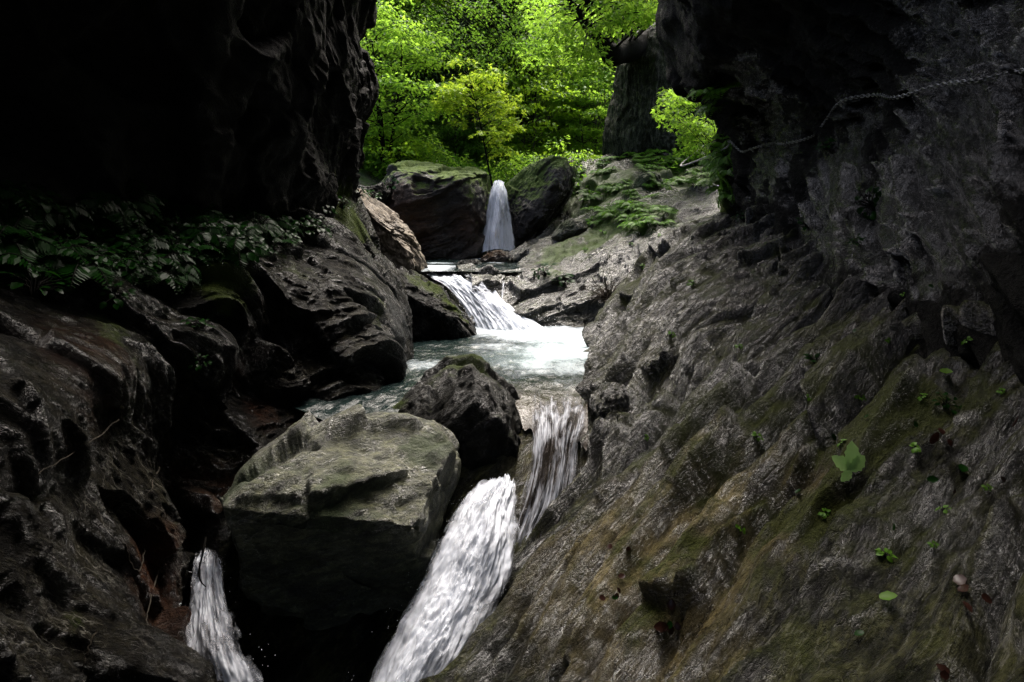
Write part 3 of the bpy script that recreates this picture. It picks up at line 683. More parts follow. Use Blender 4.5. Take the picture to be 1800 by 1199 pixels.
water_sheet('waterfall', [two(14.6, (868, 318), (888, 322), .05), two(14.25, (866, 324), (888, 326), .1), two(14.0, (858, 345), (895, 348), .12), two(13.9, (848, 395), (904, 395), .15), two(13.8, (842, 448), (911, 448), .2)],
            120, 60, M_fall, .05, 3, 'slender white waterfall dropping between two big boulders')
water_sheet('waterfall', [two(14.5, (870, 318), (886, 322), .02), two(14.1, (864, 330), (890, 332), .18), two(13.85, (858, 360), (896, 360), .22), two(13.7, (852, 400), (901, 400), .25), two(13.55, (846, 452), (908, 452), .3)],
            120, 60, M_veil, .05, 4, 'thin outer veil of spray in front of the slender far waterfall')
cas = [two(11.3, (742, 478), (850, 487), .02), two(10.85, (752, 486), (858, 494), .05), two(10.4, (775, 500), (872, 508), .12), two(10.0, (800, 525), (890, 530), .18), two(9.6, (820, 560), (925, 552), .22), two(9.2, (835, 598), (962, 580), .22), two(8.8, (838, 618), (990, 606), .1)]
water_sheet('waterfall', cas, 220, 130, M_casc, .10, 7, 'broad white cascade pouring over rock into the pool', sy=1.6)
water_sheet('waterfall', [[p + np.array([0, -.10, .06]) for p in r] for r in cas[1:]], 200, 120, M_veil, .14, 9, 'white spray thrown up along the broad cascade', sy=2.2)
water_sheet('waterfall', [two(10.0, (876, 494), (892, 494)), two(9.8, (879, 500), (891, 500), .04), two(9.55, (879, 520), (888, 520), .04), two(9.3, (878, 545), (888, 545), .04)], 50, 16, M_veil, .02, 12, 'thread of water trickling off the ledge beside the cascade')
water_sheet('waterfall', [two(5.3, (910, 683), (1055, 683)), two(5.0, (912, 699), (1052, 698), .0), two(4.8, (915, 716), (1048, 714), .01), two(4.62, (918, 740), (1042, 738), .03), two(4.45, (922, 775), (1030, 775), .04), two(4.28, (915, 830), (1026, 832), .05), two(4.12, (898, 890), (1018, 895), .05), two(3.98, (885, 945), (985, 955), .05), two(3.8, (880, 1010), (950, 1010), .0)],
            260, 130, M_clear, .05, 15, 'clear streaky fall over red brown rock beside the dark boulder', sy=1.5)
low = [two(4.45, (865, 846), (905, 838), .0), two(4.2, (838, 852), (912, 845), .08), two(4.0, (800, 890), (915, 890), .14), two(3.8, (765, 950), (920, 950), .16), two(3.6, (725, 1030), (908, 1030), .16), two(3.4, (680, 1110), (880, 1110), .16), two(3.2, (635, 1210), (835, 1210), .14), two(3.0, (590, 1320), (800, 1320), .1)]
water_sheet('waterfall', low, 300, 150, M_rush, .06, 19, 'wide white fall rushing out of the bottom of the picture', sy=2.2)
water_sheet('waterfall', [[p + np.array([0, -.08, .04]) for p in r] for r in low[1:]], 280, 140, M_veil, .12, 22, 'spray flying over the wide lower fall', sy=3)
lf = [two(3.75, (346, 960), (390, 964), .0), two(3.55, (338, 985), (400, 988), .04), two(3.4, (325, 1050), (420, 1050), .06), two(3.2, (310, 1125), (455, 1125), .08), two(3.05, (295, 1215), (500, 1215), .08), two(2.9, (300, 1320), (500, 1320), .05)]
water_sheet('waterfall', lf, 180, 80, fall_mat('faint_fall_water', dark=(.2, .2, .22), sx=7, sy=1.8, cover=.7, edge=.55, eg=1.5), .06, 27, 'faint narrow fall in the dark left of the pale boulder', sy=2)

def flecks(name, label, rows, n, seed, size, out):
    r = np.random.default_rng(seed); A = np.array(rows); k = len(A)
    t = r.uniform(0.3, k - 1.01, n); i = t.astype(int); f = (t - i)[:, None]
    u = np.where(r.uniform(0, 1, n) < .6, r.choice([r.uniform(-.12, .12), 1.0], n) + r.normal(0, .07, n), r.uniform(0, 1, n))
    u = np.clip(u, -.25, 1.25)
    L0 = A[i, 0] * (1 - f) + A[i + 1, 0] * f; R0 = A[i, -1] * (1 - f) + A[i + 1, -1] * f
    P = L0 + (R0 - L0) * u[:, None] + np.stack([r.normal(0, .03, n), -np.abs(r.normal(0, out, n)) - .04, np.abs(r.normal(0, out * .7, n))], 1)
    dr = (A[i + 1].mean(1) - A[i].mean(1)); dr /= np.linalg.norm(dr, axis=1, keepdims=True)
    base = np.array([[1, 0, 0], [-.5, .87, 0], [-.5, -.87, 0], [0, 0, 2.4], [0, 0, -2.4]], float)
    fc = np.array([[0, 1, 3], [1, 2, 3], [2, 0, 3], [1, 0, 4], [2, 1, 4], [0, 2, 4]])
    s = size * r.uniform(.4, 1.3, n)
    a = np.cross(dr, [0, 1, .01]); a /= np.linalg.norm(a, axis=1, keepdims=True); b = np.cross(dr, a)
    V = P[:, None] + s[:, None, None] * (base[None, :, 0:1] * a[:, None] + base[None, :, 1:2] * b[:, None] + base[None, :, 2:3] * dr[:, None])
    Fq = (fc[None] + (np.arange(n) * 5)[:, None, None]).reshape(-1, 3)
    tag(link(name, mesh_np(name, V.reshape(-1, 3), Fq), M_drop), label, 'spray', kind='stuff')
M_drop, nt_ = new_mat('water_drops'); t_ = NT(nt_)
p_ = t_.n('ShaderNodeBsdfPrincipled'); p_.inputs['Base Color'].default_value = (.85, .87, .9, 1); p_.inputs['Roughness'].default_value = .3
t_.l(p_.outputs[0], t_.n('ShaderNodeOutputMaterial').inputs[0])
flecks('spray', 'fine drops of spray flying off the wide lower fall', low, 260, 5, .0016, .02)
flecks('spray', 'fine drops of spray above the broad white cascade', cas, 500, 6, .004, .09)
flecks('spray', 'fine drops of spray around the faint narrow fall', lf, 90, 7, .0014, .015)
#@@PLANTS
def cast(px, py):
    d = Vector(ray(px, py)).normalized(); best = None
    for nme, bv in BV:
        loc, nor, idx, dist = bv.ray_cast(Vector((0, 0, 0)), d, 200)
        if loc is not None and (best is None or dist < best[2]):
            if nor.dot(d) > 0: nor = -nor
            best = (loc, nor, dist, nme)
    return best

def leaf_material(name, col, trans, var=.35, rough=.45, tmix=.45, spec=.12):
    m, nt = new_mat(name); t = NT(nt)
    at = t.n('ShaderNodeAttribute', _attribute_name='mask'); sep = t.n('ShaderNodeSeparateColor'); t.l(at.outputs['Color'], sep.inputs[0])
    oi = t.n('ShaderNodeObjectInfo')
    v = t.math('ADD', t.math('MULTIPLY', sep.outputs[0], .7), t.math('MULTIPLY', oi.outputs['Random'], .3))
    a = t.mix(v, tuple(c * (1 - var) for c in col), tuple(c * (1 + var) for c in col))
    b = t.mix(v, tuple(c * (1 - var) for c in trans), tuple(c * (1 + var) for c in trans))
    p = t.n('ShaderNodeBsdfPrincipled'); p.inputs['Roughness'].default_value = rough; p.inputs['Specular IOR Level'].default_value = spec; t.l(a, p.inputs['Base Color'])
    tr = t.n('ShaderNodeBsdfTranslucent'); t.l(b, tr.inputs[0])
    mx = t.n('ShaderNodeMixShader'); mx.inputs[0].default_value = tmix
    t.l(p.outputs[0], mx.inputs[1]); t.l(tr.outputs[0], mx.inputs[2])
    o = t.n('ShaderNodeOutputMaterial'); t.l(mx.outputs[0], o.inputs[0])
    return m

def bark_material(name, c1, c2):
    m, nt = new_mat(name); t = NT(nt)
    co = t.n('ShaderNodeTexCoord').outputs['Object']
    mp = t.n('ShaderNodeMapping'); mp.inputs['Scale'].default_value = (9, 9, 2); t.l(co, mp.inputs[0])
    n = t.noise(mp.outputs[0], 2, 6, .7)
    p = t.n('ShaderNodeBsdfPrincipled'); p.inputs['Roughness'].default_value = .8; p.inputs['Specular IOR Level'].default_value = .1
    t.l(t.ramp(n, [(.35, c1), (.65, c2)]), p.inputs['Base Color'])
    bp = t.n('ShaderNodeBump', Strength=.7, Distance=.03); t.l(n, bp.inputs['Height']); t.l(bp.outputs[0], p.inputs['Normal'])
    o = t.n('ShaderNodeOutputMaterial'); t.l(p.outputs[0], o.inputs[0])
    return m

L_lime = leaf_material('lime_maple_leaves', (.13, .24, .016), (.34, .54, .03))
L_sap = leaf_material('yellow_green_sapling_leaves', (.19, .30, .02), (.50, .68, .05))
L_green = leaf_material('green_maple_leaves', (.085, .18, .018), (.28, .47, .045), tmix=.6)
L_mid = leaf_material('mid_green_leaves', (.065, .135, .02), (.20, .38, .035), tmix=.6)
L_cedar = leaf_material('grey_green_needles', (.03, .052, .026), (.03, .06, .025), tmix=.25)
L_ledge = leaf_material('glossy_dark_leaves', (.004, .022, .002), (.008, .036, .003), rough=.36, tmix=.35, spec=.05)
L_fern = leaf_material('fern_fronds', (.06, .14, .012), (.12, .28, .014))
L_dead = leaf_material('dead_brown_leaves', (.016, .006, .004), (.02, .007, .004), rough=.35, tmix=.15)
L_fresh = leaf_material('fresh_green_leaf', (.26, .40, .13), (.24, .42, .12), var=.1, rough=.4, tmix=.3)
L_brush = leaf_material('dry_brown_brush', (.035, .026, .016), (.03, .02, .01), rough=.8, tmix=.1)
BARK = bark_material('dark_bark', (.002, .0018, .0015), (.008, .007, .005))
BARK2 = bark_material('grey_bark', (.03, .028, .022), (.09, .085, .07))

rng = np.random.default_rng(12)

def tubes(paths, sides=6):
    Vs, Fs, off = [], [], 0
    for pts, rad in paths:
        pts = np.asarray(pts, float); n = len(pts)
        tg = np.gradient(pts, axis=0); tg /= np.linalg.norm(tg, axis=1, keepdims=True) + 1e-9
        ref = np.array([.3, .9, .1]) if abs(tg[:, 2]).mean() > .5 else np.array([0, 0, 1.])
        a = np.cross(tg, ref); a /= np.linalg.norm(a, axis=1, keepdims=True) + 1e-9
        b = np.cross(tg, a)
        th = np.linspace(0, 2 * PI, sides, endpoint=False)
        ring = pts[:, None] + np.asarray(rad)[:, None, None] * (a[:, None] * np.cos(th)[None, :, None] + b[:, None] * np.sin(th)[None, :, None])
        Vs.append(ring.reshape(-1, 3))
        i = np.arange(n * sides).reshape(n, sides) + off
        j = np.roll(i, -1, axis=1)
        Fs.append(np.stack([i[:-1].ravel(), j[:-1].ravel(), j[1:].ravel(), i[1:].ravel()], 1))
        off += n * sides
    return np.concatenate(Vs), np.concatenate(Fs)

def leaf_quads(P, D, Nn, L, wd):         # kites: base, side, tip, side, a little folded
    D = D / (np.linalg.norm(D, axis=1, keepdims=True) + 1e-9)
    S = np.cross(D, Nn); S /= np.linalg.norm(S, axis=1, keepdims=True) + 1e-9
    U = np.cross(S, D)
    L = L[:, None]
    v = np.stack([P, P + D * L * .45 + S * L * wd - U * L * .08, P + D * L - U * L * .18, P + D * L * .45 - S * L * wd - U * L * .08], 1)
    return v.reshape(-1, 3)

def quads_mesh(name, V, shade):
    n = len(V) // 4
    f = np.arange(n * 4).reshape(n, 4)
    col = np.repeat(shade, 4)[:, None].astype(np.float32)
    return mesh_np(name, V, f, col=col, smooth=False)

def spray_leaves(centers, R, per, leaf, flat=.06, droop=.25, wd=.30, tri=True):
    n = len(centers); m = n * per
    ci = np.repeat(np.arange(n), per)
    a = rng.uniform(0, 2 * PI, m); r = np.sqrt(rng.uniform(0, 1, m)) * R[ci]
    tilt = rng.normal(0, .13, (n, 2))
    x, y = r * np.cos(a), r * np.sin(a)
    # leaves gather along twigs, which leaves gaps in the spray
    P = centers[ci] + np.stack([x, y, x * tilt[ci, 0] + y * tilt[ci, 1] - droop * r * r / np.maximum(R[ci], .1) + rng.normal(0, flat, m)], 1)
    D = np.stack([np.cos(a), np.sin(a), np.full(m, -.35)], 1) + rng.normal(0, .45, (m, 3))
    Nn = np.array([0, 0, 1.]) + rng.normal(0, .38, (m, 3))
    L = leaf * rng.uniform(.65, 1.25, m)
    sh = np.clip(rng.uniform(.2, .8, n)[ci] + rng.normal(0, .18, m), 0, 1)
    if not tri: return leaf_quads(P, D, Nn, L, np.full((m, 1), wd)), sh
    Dn = D / np.linalg.norm(D, axis=1, keepdims=True); S = np.cross(Dn, Nn); S /= np.linalg.norm(S, axis=1, keepdims=True) + 1e-9
    V = [leaf_quads(P, Dn, Nn, L, np.full((m, 1), wd * .62))]
    for s in (-1, 1): V.append(leaf_quads(P, Dn * .62 + S * s * .8, Nn, L * .8, np.full((m, 1), wd * .62)))
    return np.concatenate(V), np.concatenate([sh] * 3)

def crown_points(n, rx, rz, zc, layer=.4, shell=.55, lean=(0, 0)):
    d = rng.normal(0, 1, (n, 3)); d /= np.linalg.norm(d, axis=1, keepdims=True)
    r = rng.uniform(shell ** 3, 1, n) ** (1 / 3) * rng.uniform(.85, 1.1, n)
    p = d * r[:, None] * np.array([rx, rx, rz])
    p[:, 2] = np.round(p[:, 2] / layer) * layer + rng.normal(0, layer * .1, n) + zc
    p[:, 0] += lean[0] * p[:, 2]; p[:, 1] += lean[1] * p[:, 2]
    return p

def tree_meshes(name, h, rx, rz, zc, nspray, per, leaf, spray_r, trunk_r, stems=1, lean=(0, 0), tri=False, droop=.25, extra=None, layer=.55, shell=.5, flat=.045):
    c = crown_points(nspray, rx, rz, zc, lean=lean, layer=layer, shell=shell) if extra is None else extra
    R = spray_r * rng.uniform(.7, 1.3, len(c))
    V, sh = spray_leaves(c, R, per, leaf, tri=tri, droop=droop, flat=flat)
    crown = quads_mesh(name + '_crown', V, sh)
    paths = []; stem_pts = []
    for s in range(stems):
        t = np.linspace(0, 1, 14)
        ang = s * 2.1 + .4; sp = 0 if stems == 1 else .11 * h
        bend = np.stack([np.sin(t * 2.6 + s) * .04 * h * t, np.cos(t * 3 + s * 2) * .03 * h * t, t * 0], 1)
        pts = np.stack([lean[0] * t * h + math.cos(ang) * sp * t, lean[1] * t * h + math.sin(ang) * sp * .6 * t, t * h * .92 - .3], 1) + bend
        paths.append((pts, trunk_r * (1 - .85 * t) * (1 + .5 * np.exp(-t * 14)))); stem_pts.append(pts)
    for k, q in enumerate(c):
        sp = stem_pts[k % stems]
        z = q[2] - .35 * np.linalg.norm(q[:2] - np.array([lean[0], lean[1]]) * q[2]) - .1
        i = int(np.clip(np.searchsorted(sp[:, 2], z), 2, len(sp) - 2))
        p0 = sp[i]; t = np.linspace(0, 1, 6)[:, None]
        mid = (p0 + q) / 2 + np.array([0, 0, .12]) + rng.normal(0, .06, 3)
        pts = (1 - t) ** 2 * p0 + 2 * t * (1 - t) * mid + t ** 2 * q
        r0 = max(.006, trunk_r * .30 * (1 - i / len(sp) * .7))
        paths.append((pts, np.linspace(r0, .004, 6)))
    tv, tf = tubes(paths, 5)
    return crown, mesh_np(name + '_trunk', tv, tf)

def plant_tree(name, label, meshes, mats, loc, sc=1.0, rz=0.0, group=None, cat='tree'):
    t = thing(name, label, cat, loc, group, rz)
    t.scale = (sc, sc, sc)
    cr_, tr_ = meshes
    link('crown', cr_, mats[0], t); link('trunk', tr_, mats[1], t)
    return t

def hill_z(x, y):
    for nme, bv in BV:
        if nme == 'hillside':
            loc, nor, i, d = bv.ray_cast(Vector((x, y, 200)), Vector((0, 0, -1)))
            return loc.z if loc is not None else 0
# --- the trees one can tell apart
b = W(676, 322, 16.2)
plant_tree('maple_tree', 'many stemmed maple with thin dark trunks behind the moss topped boulder', tree_meshes('a', 4.4, 1.5, 1.9, 2.5, 105, 80, .10, .45, .06, stems=3, layer=.42), (L_green, BARK), b)
b = W(870, 326, 15.6)
plant_tree('maple_sapling', 'slim leaning sapling with yellow green tiers of leaves above the far waterfall', tree_meshes('b', 2.75, .9, 1.05, 1.75, 48, 40, .11, .27, .03, lean=(-.22, 0), tri=True, layer=.32), (L_sap, BARK), b)
# leaning tree: a heavy limb that crosses over the pillar
t = thing('leaning_tree', 'thick dark leaning tree whose limb crosses the top of the rock pillar', 'tree', tuple(W(1230, 120, 18.2)))
o0 = W(1230, 120, 18.2)
tr = [W(1250, 175, 18.6), W(1210, 95, 18.2), W(1160, 60, 17.4), W(1115, 84, 16.6), W(1078, 96, 16.2), W(1058, 74, 16.0), W(1036, 50, 15.8), W(1012, 18, 15.5), W(985, -40, 15.2), W(960, -120, 15.0)]
trp = cr(np.linspace(0, 9, 46), np.array(tr)[:, None, :])[:, 0] - o0
rad = np.interp(np.linspace(0, 9, 46), [0, 2, 4, 5, 7, 9], [.38, .30, .26, .16, .08, .03]) * (1 + .12 * np.sin(np.arange(46) * 1.3))
paths = [(trp, rad)]
cpts = []
for k in range(95):
    qx = rng.uniform(930, 1170); q = W(qx, rng.uniform(-160, np.interp(qx, [930, 1040, 1060, 1170], [110, 90, 45, 25])), rng.uniform(14.0, 16.4))
    cpts.append(q - o0)
for q in [(1068, 40), (1100, 10), (1130, 30), (980, 70), (950, 40), (1010, 90), (940, 90), (1155, 30), (1170, 20), (1020, 105), (1000, 125)]:
    cpts.append(W(*q, 15.0) - o0); cpts.append(W(q[0] + 20, q[1] - 12, 14.7) - o0)
for k in range(60): cpts.append(W(rng.uniform(1060, 1330), rng.uniform(-420, -40), rng.uniform(15.5, 18.5)) - o0)  # extra sprays above the view, added to shade the pillar and limb
cpts = np.array(cpts)
for q in cpts[::2]:
    i = int(np.argmin(np.linalg.norm(trp[18:] - q, axis=1))) + 18; i = max(18, i - 3)
    tt = np.linspace(0, 1, 6)[:, None]; mid = (trp[i] + q) / 2 + np.array([0, 0, .2])
    paths.append(((1 - tt) ** 2 * trp[i] + 2 * tt * (1 - tt) * mid + tt ** 2 * q, np.linspace(.03, .005, 6)))
tv, tf = tubes(paths, 8)
link('trunk', mesh_np('leaning_trunk', tv, tf), BARK, t)
V, sh = spray_leaves(cpts, np.full(len(cpts), .42), 46, .11, tri=True, droop=.3)
link('crown', quads_mesh('leaning_crown', V, sh), L_green, t)
# maple hanging into the top of the picture
b0 = np.array([.6, 21.5, 0]); b0[2] = hill_z(.6, 21.5)
cp = []
for k in range(210):
    px = rng.uniform(690, 960); lim = np.interp(px, [690, 760, 830, 900, 960], [40, 90, 140, 130, 90])
    cp.append(W(px, rng.uniform(-190, lim), rng.uniform(16.5, 20.5)) - b0)
plant_tree('maple_tree', 'tall maple with drooping branches hanging into the top middle of the view', tree_meshes('c', 6.6, 2, 1, 5, 0, 75, .085, .48, .11, extra=np.array(cp), droop=.45), (L_mid, BARK), b0)
b = W(1255, 300, 13.6)
cp = np.array([W(x_, rng.uniform(np.interp(x_, [1170, 1290], [170, 90]), np.interp(x_, [1170, 1230, 1290], [190, 262, 270])), rng.uniform(12.2, 14.4)) for x_ in rng.uniform(1172, 1290, 55)]) - b
keep = [k for k in range(70)]
plant_tree('maple_tree', 'bright green young maple spreading between the pillar and the right cliff', tree_meshes('d', 1.9, 1, 1, 1, 0, 48, .085, .30, .035, extra=cp, tri=True, droop=.35), (L_green, BARK), b)
# --- trees up the hillside
kinds = [tree_meshes('e', 5.5, 2.0, 1.9, 3.8, 110, 60, .15, .60, .09), tree_meshes('f', 6.5, 2.2, 2.4, 4.4, 125, 60, .15, .6, .10, droop=.35),
         tree_meshes('g', 4.2, 1.7, 1.5, 2.7, 90, 55, .13, .5, .06, stems=2), tree_meshes('h', 9.0, 1.7, 4.0, 5.2, 190, 90, .13, .55, .16, droop=.7, layer=.7, flat=.12)]
far = [(655, 19.5, 1, 'lime', .95), (610, 20.5, 0, 'green', 1), (742, 20.5, 3, 'cedar', .8), (800, 20.0, 2, 'mid', .7), (935, 19.2, 2, 'lime', .85), (985, 20.4, 0, 'green', .8), (1040, 19.4, 2, 'green', .8),
       (905, 22.5, 0, 'green', 1), (760, 24.5, 3, 'cedar', 1), (720, 26.5, 3, 'cedar', 1), (640, 25, 1, 'lime', 1.1), (690, 23.5, 0, 'green', .9), (830, 23, 3, 'cedar', .9), (970, 25, 1, 'lime', 1), (1045, 24.5, 0, 'mid', 1), (1090, 22, 1, 'green', 1),
       (590, 29, 1, 'green', 1.2), (670, 30.5, 0, 'lime', 1.3), (735, 31, 3, 'cedar', 1.1), (800, 30.5, 1, 'green', 1.2), (870, 29.5, 0, 'mid', 1.2), (940, 30.5, 1, 'green', 1.2), (1010, 29, 3, 'cedar', 1.0), (1075, 30, 0, 'green', 1.2), (1150, 27, 1, 'mid', 1.2),
       (1210, 20.5, 2, 'green', .9), (1190, 24, 0, 'mid', 1), (620, 37, 0, 'green', 1.4), (700, 38, 3, 'cedar', 1.2), (780, 37, 1, 'mid', 1.4), (860, 38, 3, 'cedar', 1.2), (940, 37, 0, 'green', 1.4), (1020, 38, 1, 'mid', 1.4), (1100, 37, 0, 'green', 1.4)]
mats = {'lime': L_lime, 'green': L_green, 'mid': L_mid, 'cedar': L_cedar}
word = {'lime': 'yellow green maple', 'green': 'fresh green maple', 'mid': 'deep green broadleaf tree', 'cedar': 'grey green cedar'}
cache = {}
for px, Y, k, tone, sc in far:
    key = (k, tone)
    if key not in cache:
        cache[key] = (kinds[k][0].copy() if any(q[0] == k for q in cache) else kinds[k][0], kinds[k][1])
        cache[key][0].materials.clear(); cache[key][0].materials.append(mats[tone])
    x = W(px, 300, Y)[0]
    plant_tree('cedar_tree' if tone == 'cedar' else 'hillside_tree', word[tone] + ' on the steep wooded hillside behind the waterfall', cache[key], (mats[tone], BARK2), (x, Y, hill_z(x, Y)), sc, rng.uniform(0, 6), word[tone] + 's on the hillside')
# --- shrubs along the foot of the hill
sh_a = tree_meshes('s', 1.1, .75, .5, .6, 34, 60, .075, .32, .015, stems=3, layer=.2)
for i in range(46):
    Y = rng.uniform(15.8, 23); x = W(rng.uniform(590, 1090), 300, Y)[0]
    tone = ('green', 'mid', 'lime', 'mid')[i % 4]
    key = ('s', tone)
    if key not in cache:
        cm = sh_a[0].copy(); cm.materials.append(mats[tone]); cache[key] = (cm, sh_a[1])
    plant_tree('shrub', 'low %s shrub in the undergrowth behind the boulders' % {'green': 'fresh green', 'mid': 'deep green', 'lime': 'yellow green'}[tone], cache[key], (mats[tone], BARK), (x, Y, hill_z(x, Y) - .1), rng.uniform(.7, 1.5), rng.uniform(0, 6), 'shrubs at the foot of the hill', 'shrub')
# --- ground cover of the wood, beyond counting
m = 60000
gx = rng.uniform(-14, 14, m); gy = 15.5 + rng.uniform(0, 1, m) ** 1.4 * 30; gx = gx * (gy / 30)
gz = np.array([hill_z(float(a), float(b_)) or 0 for a, b_ in zip(gx, gy)])
V = leaf_quads(np.stack([gx, gy, gz + rng.uniform(.05, .55, m)], 1), rng.normal(0, 1, (m, 3)) * np.array([1, 1, .4]), np.array([0, -.3, 1.]) + rng.normal(0, .4, (m, 3)), .16 * rng.uniform(.6, 1.3, m), np.full((m, 1), .32))
tag(link('undergrowth', quads_mesh('undergrowth', V, rng.uniform(0, 1, m)), L_mid), 'dense green undergrowth covering the wooded hillside', 'undergrowth', kind='stuff')

# --- small plants
def leaf_blade(L, wd, n=6, curl=.35, fold=.18, serr=.08):
    ys = np.linspace(0, 1, n + 1); V = []; Fq = []
    for i, y in enumerate(ys):
        hw = wd * L * (math.sin(PI * min(1, y * .92 + .08)) ** .8) * (1 + serr * (1 if i % 2 else -1))
        if i == n: hw = .004 * L
        z = -curl * L * y * y
        V += [(-hw, y * L, z + fold * hw), (0, y * L, z), (hw, y * L, z + fold * hw)]
    for i in range(n):
        a = i * 3
        Fq += [(a, a + 1, a + 4, a + 3), (a + 1, a + 2, a + 5, a + 4)]
    return np.array(V), np.array(Fq)

def rosette(name, n, L, wd, h, seed, spread=1.0, **kw):
    r = np.random.default_rng(seed); Vs, Fs, cs, off = [], [], [], 0
    for k in range(n):
        v, f = leaf_blade(L * r.uniform(.6, 1.2), wd, **kw)
        el = r.uniform(-.3, .5) ; az = k * 2.4 + r.uniform(-.4, .4); st = r.uniform(.2, 1.0)
        ro = np.array(Matrix.Rotation(az, 3, 'Z') @ Matrix.Rotation(el, 3, 'X') @ Matrix.Rotation(r.uniform(-.4, .4), 3, 'Y'))
        v = v @ ro.T + np.array([-math.sin(az), math.cos(az), 0]) * L * spread * st * .8 + np.array([0, 0, h * r.uniform(.3, 1.0)])
        Vs.append(v); Fs.append(f + off); off += len(v); cs.append(np.full(len(v), r.uniform(0, 1)))
    leaves = mesh_np(name + '_leaves', np.concatenate(Vs), np.concatenate(Fs), col=np.concatenate(cs)[:, None])
    pth = []
    for k in range(n):
        c = Vs[k][1]; pth.append((np.array([[0, 0, -.03], [c[0] * .4, c[1] * .4, c[2] * .7], c]), [.004, .003, .002]))
    tv, tf = tubes(pth, 4)
    return leaves, mesh_np(name + '_stems', tv, tf)

def fern(name, n, L, seed):
    r = np.random.default_rng(seed); P, D, Ns, Ls, pth = [], [], [], [], []
    for k in range(n):
        az = k * 2 * PI / n + r.uniform(-.3, .3); l = L * r.uniform(.7, 1.15)
        t = np.linspace(0, 1, 17)
        out = np.array([math.cos(az), math.sin(az), 0]); sd_ = np.array([-math.sin(az), math.cos(az), 0])
        pts = out * (t * l)[:, None] * .85 + np.array([0, 0, 1.]) * (l * (1.1 * t - 1.05 * t * t))[:, None]
        pth.append((pts, np.linspace(.004, .0015, 17)))
        for i in range(3, 17):
            w_ = l * .26 * math.sin(PI * (t[i] * .85 + .15)) + .01
            for s in (-1, 1):
                P.append(pts[i]); D.append(sd_ * s + out * .45 - np.array([0, 0, .2])); Ns.append([0, 0, 1] + r.normal(0, .2, 3)); Ls.append(w_)
    V = leaf_quads(np.array(P), np.array(D), np.array(Ns), np.array(Ls), np.full((len(P), 1), .16))
    tv, tf = tubes(pth, 4)
    return quads_mesh(name + '_fronds', V, r.uniform(.2, .9, len(P))), mesh_np(name + '_stalks', tv, tf)

def place(name, label, cat, meshes, names, mats_, hit, sc=1.0, group=None, up=.6, lift=0.0):
    loc, nor = hit[0], hit[1]
    z = (nor * (1 - up) + Vector((0, 0, 1)) * up).normalized()
    q = z.to_track_quat('Z', 'Y').to_matrix() @ Matrix.Rotation(rng.uniform(0, 6.28), 3, 'Z')
    t = thing(name, label, cat, loc + nor * lift, group)
    t.rotation_euler = q.to_euler(); t.scale = (sc,) * 3
    for nm, me, mt in zip(names, meshes, mats_): link(nm, me, mt, t)
    return t

ros = [rosette('p%d' % k, 22 + k * 2, .048, .36, .085, 40 + k, spread=2.7) for k in range(4)]
poly = [(-40, 345), (180, 350), (340, 365), (470, 385), (560, 380), (590, 400), (480, 440), (330, 470), (250, 500), (100, 480), (-40, 470)]
def inside(x, y):
    c = False
    for i in range(len(poly)):
        (x1, y1), (x2, y2) = poly[i], poly[i - 1]
        if (y1 > y) != (y2 > y) and x < (x2 - x1) * (y - y1) / (y2 - y1) + x1: c = not c
    return c
ledge_ferns = [fern('lf%d' % k, 9, .26, 170 + k) for k in range(2)]
cnt = 0
while cnt < 260:
    x, y = rng.uniform(-40, 600), rng.uniform(340, 505)
    if not inside(x, y): continue
    hit = cast(x, y); cnt += 1
    if hit is None or hit[3] not in ('rock_ledge', 'cliff_left'): continue
    if cnt % 5 < 2:
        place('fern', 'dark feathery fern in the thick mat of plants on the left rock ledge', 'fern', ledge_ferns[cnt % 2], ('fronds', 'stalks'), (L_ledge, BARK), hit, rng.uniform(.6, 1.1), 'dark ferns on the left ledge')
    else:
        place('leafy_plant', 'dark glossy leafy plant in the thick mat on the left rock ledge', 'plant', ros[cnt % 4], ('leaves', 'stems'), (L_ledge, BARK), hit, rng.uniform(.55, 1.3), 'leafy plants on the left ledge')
for x, y, s, lab in [(58, 520, 1.4, 'plant with one big pale leaf hanging below the ledge mat'), (200, 525, .9, 'small leafy plant hanging just under the ledge mat'), (345, 580, .8, 'little green sprig on the bright wet rock edge'), (350, 640, .6, 'tiny green sprig in the dark under the rock edge'),
                     (570, 372, 1.1, 'bright green plant at the outer end of the left ledge'), (600, 365, 1.1, 'yellow green plant on the corner of the left ledge'), (655, 348, .9, 'small bright plant on top of the tan boulder'), (628, 345, .9, 'pale green tuft beside the tan boulder')]:
    hit = cast(x, y)
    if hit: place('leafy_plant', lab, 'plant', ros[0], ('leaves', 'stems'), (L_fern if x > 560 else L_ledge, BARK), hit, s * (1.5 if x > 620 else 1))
ferns = [fern('q%d' % k, 8 + k, .42, 70 + k) for k in range(3)]
fpts = [(rng.uniform(1000, 1260), rng.uniform(262, 335)) for k in range(46)] + [(rng.uniform(1075, 1130), rng.uniform(330, 400)) for k in range(10)] + [(rng.uniform(1225, 1275), rng.uniform(150, 270)) for k in range(14)] + [(rng.uniform(1020, 1200), rng.uniform(320, 400)) for k in range(22)]
for k, (x, y) in enumerate(fpts):
    hit = cast(x, y)
    if hit is None or hit[2] > 19.5 or hit[3] in ('rock_pillar',): continue
    place('fern', 'green fern in the lush patch on the bank under the rock pillar', 'fern', ferns[k % 3], ('fronds', 'stalks'), (L_fern, BARK), hit, rng.uniform(.5, 1.05), 'ferns on the mossy bank')
for x, y in [(1278, 275), (1270, 300), (1285, 320), (1275, 340), (1290, 345), (1262, 285), (1282, 300), (1268, 330)]:
    hit = cast(x, y)
    if hit: place('fern', 'bright hanging fern in the moss at the inner end of the right cliff', 'fern', ferns[0], ('fronds', 'stalks'), (L_fern, BARK), hit, .7, 'hanging ferns in the cliff moss', up=.2)
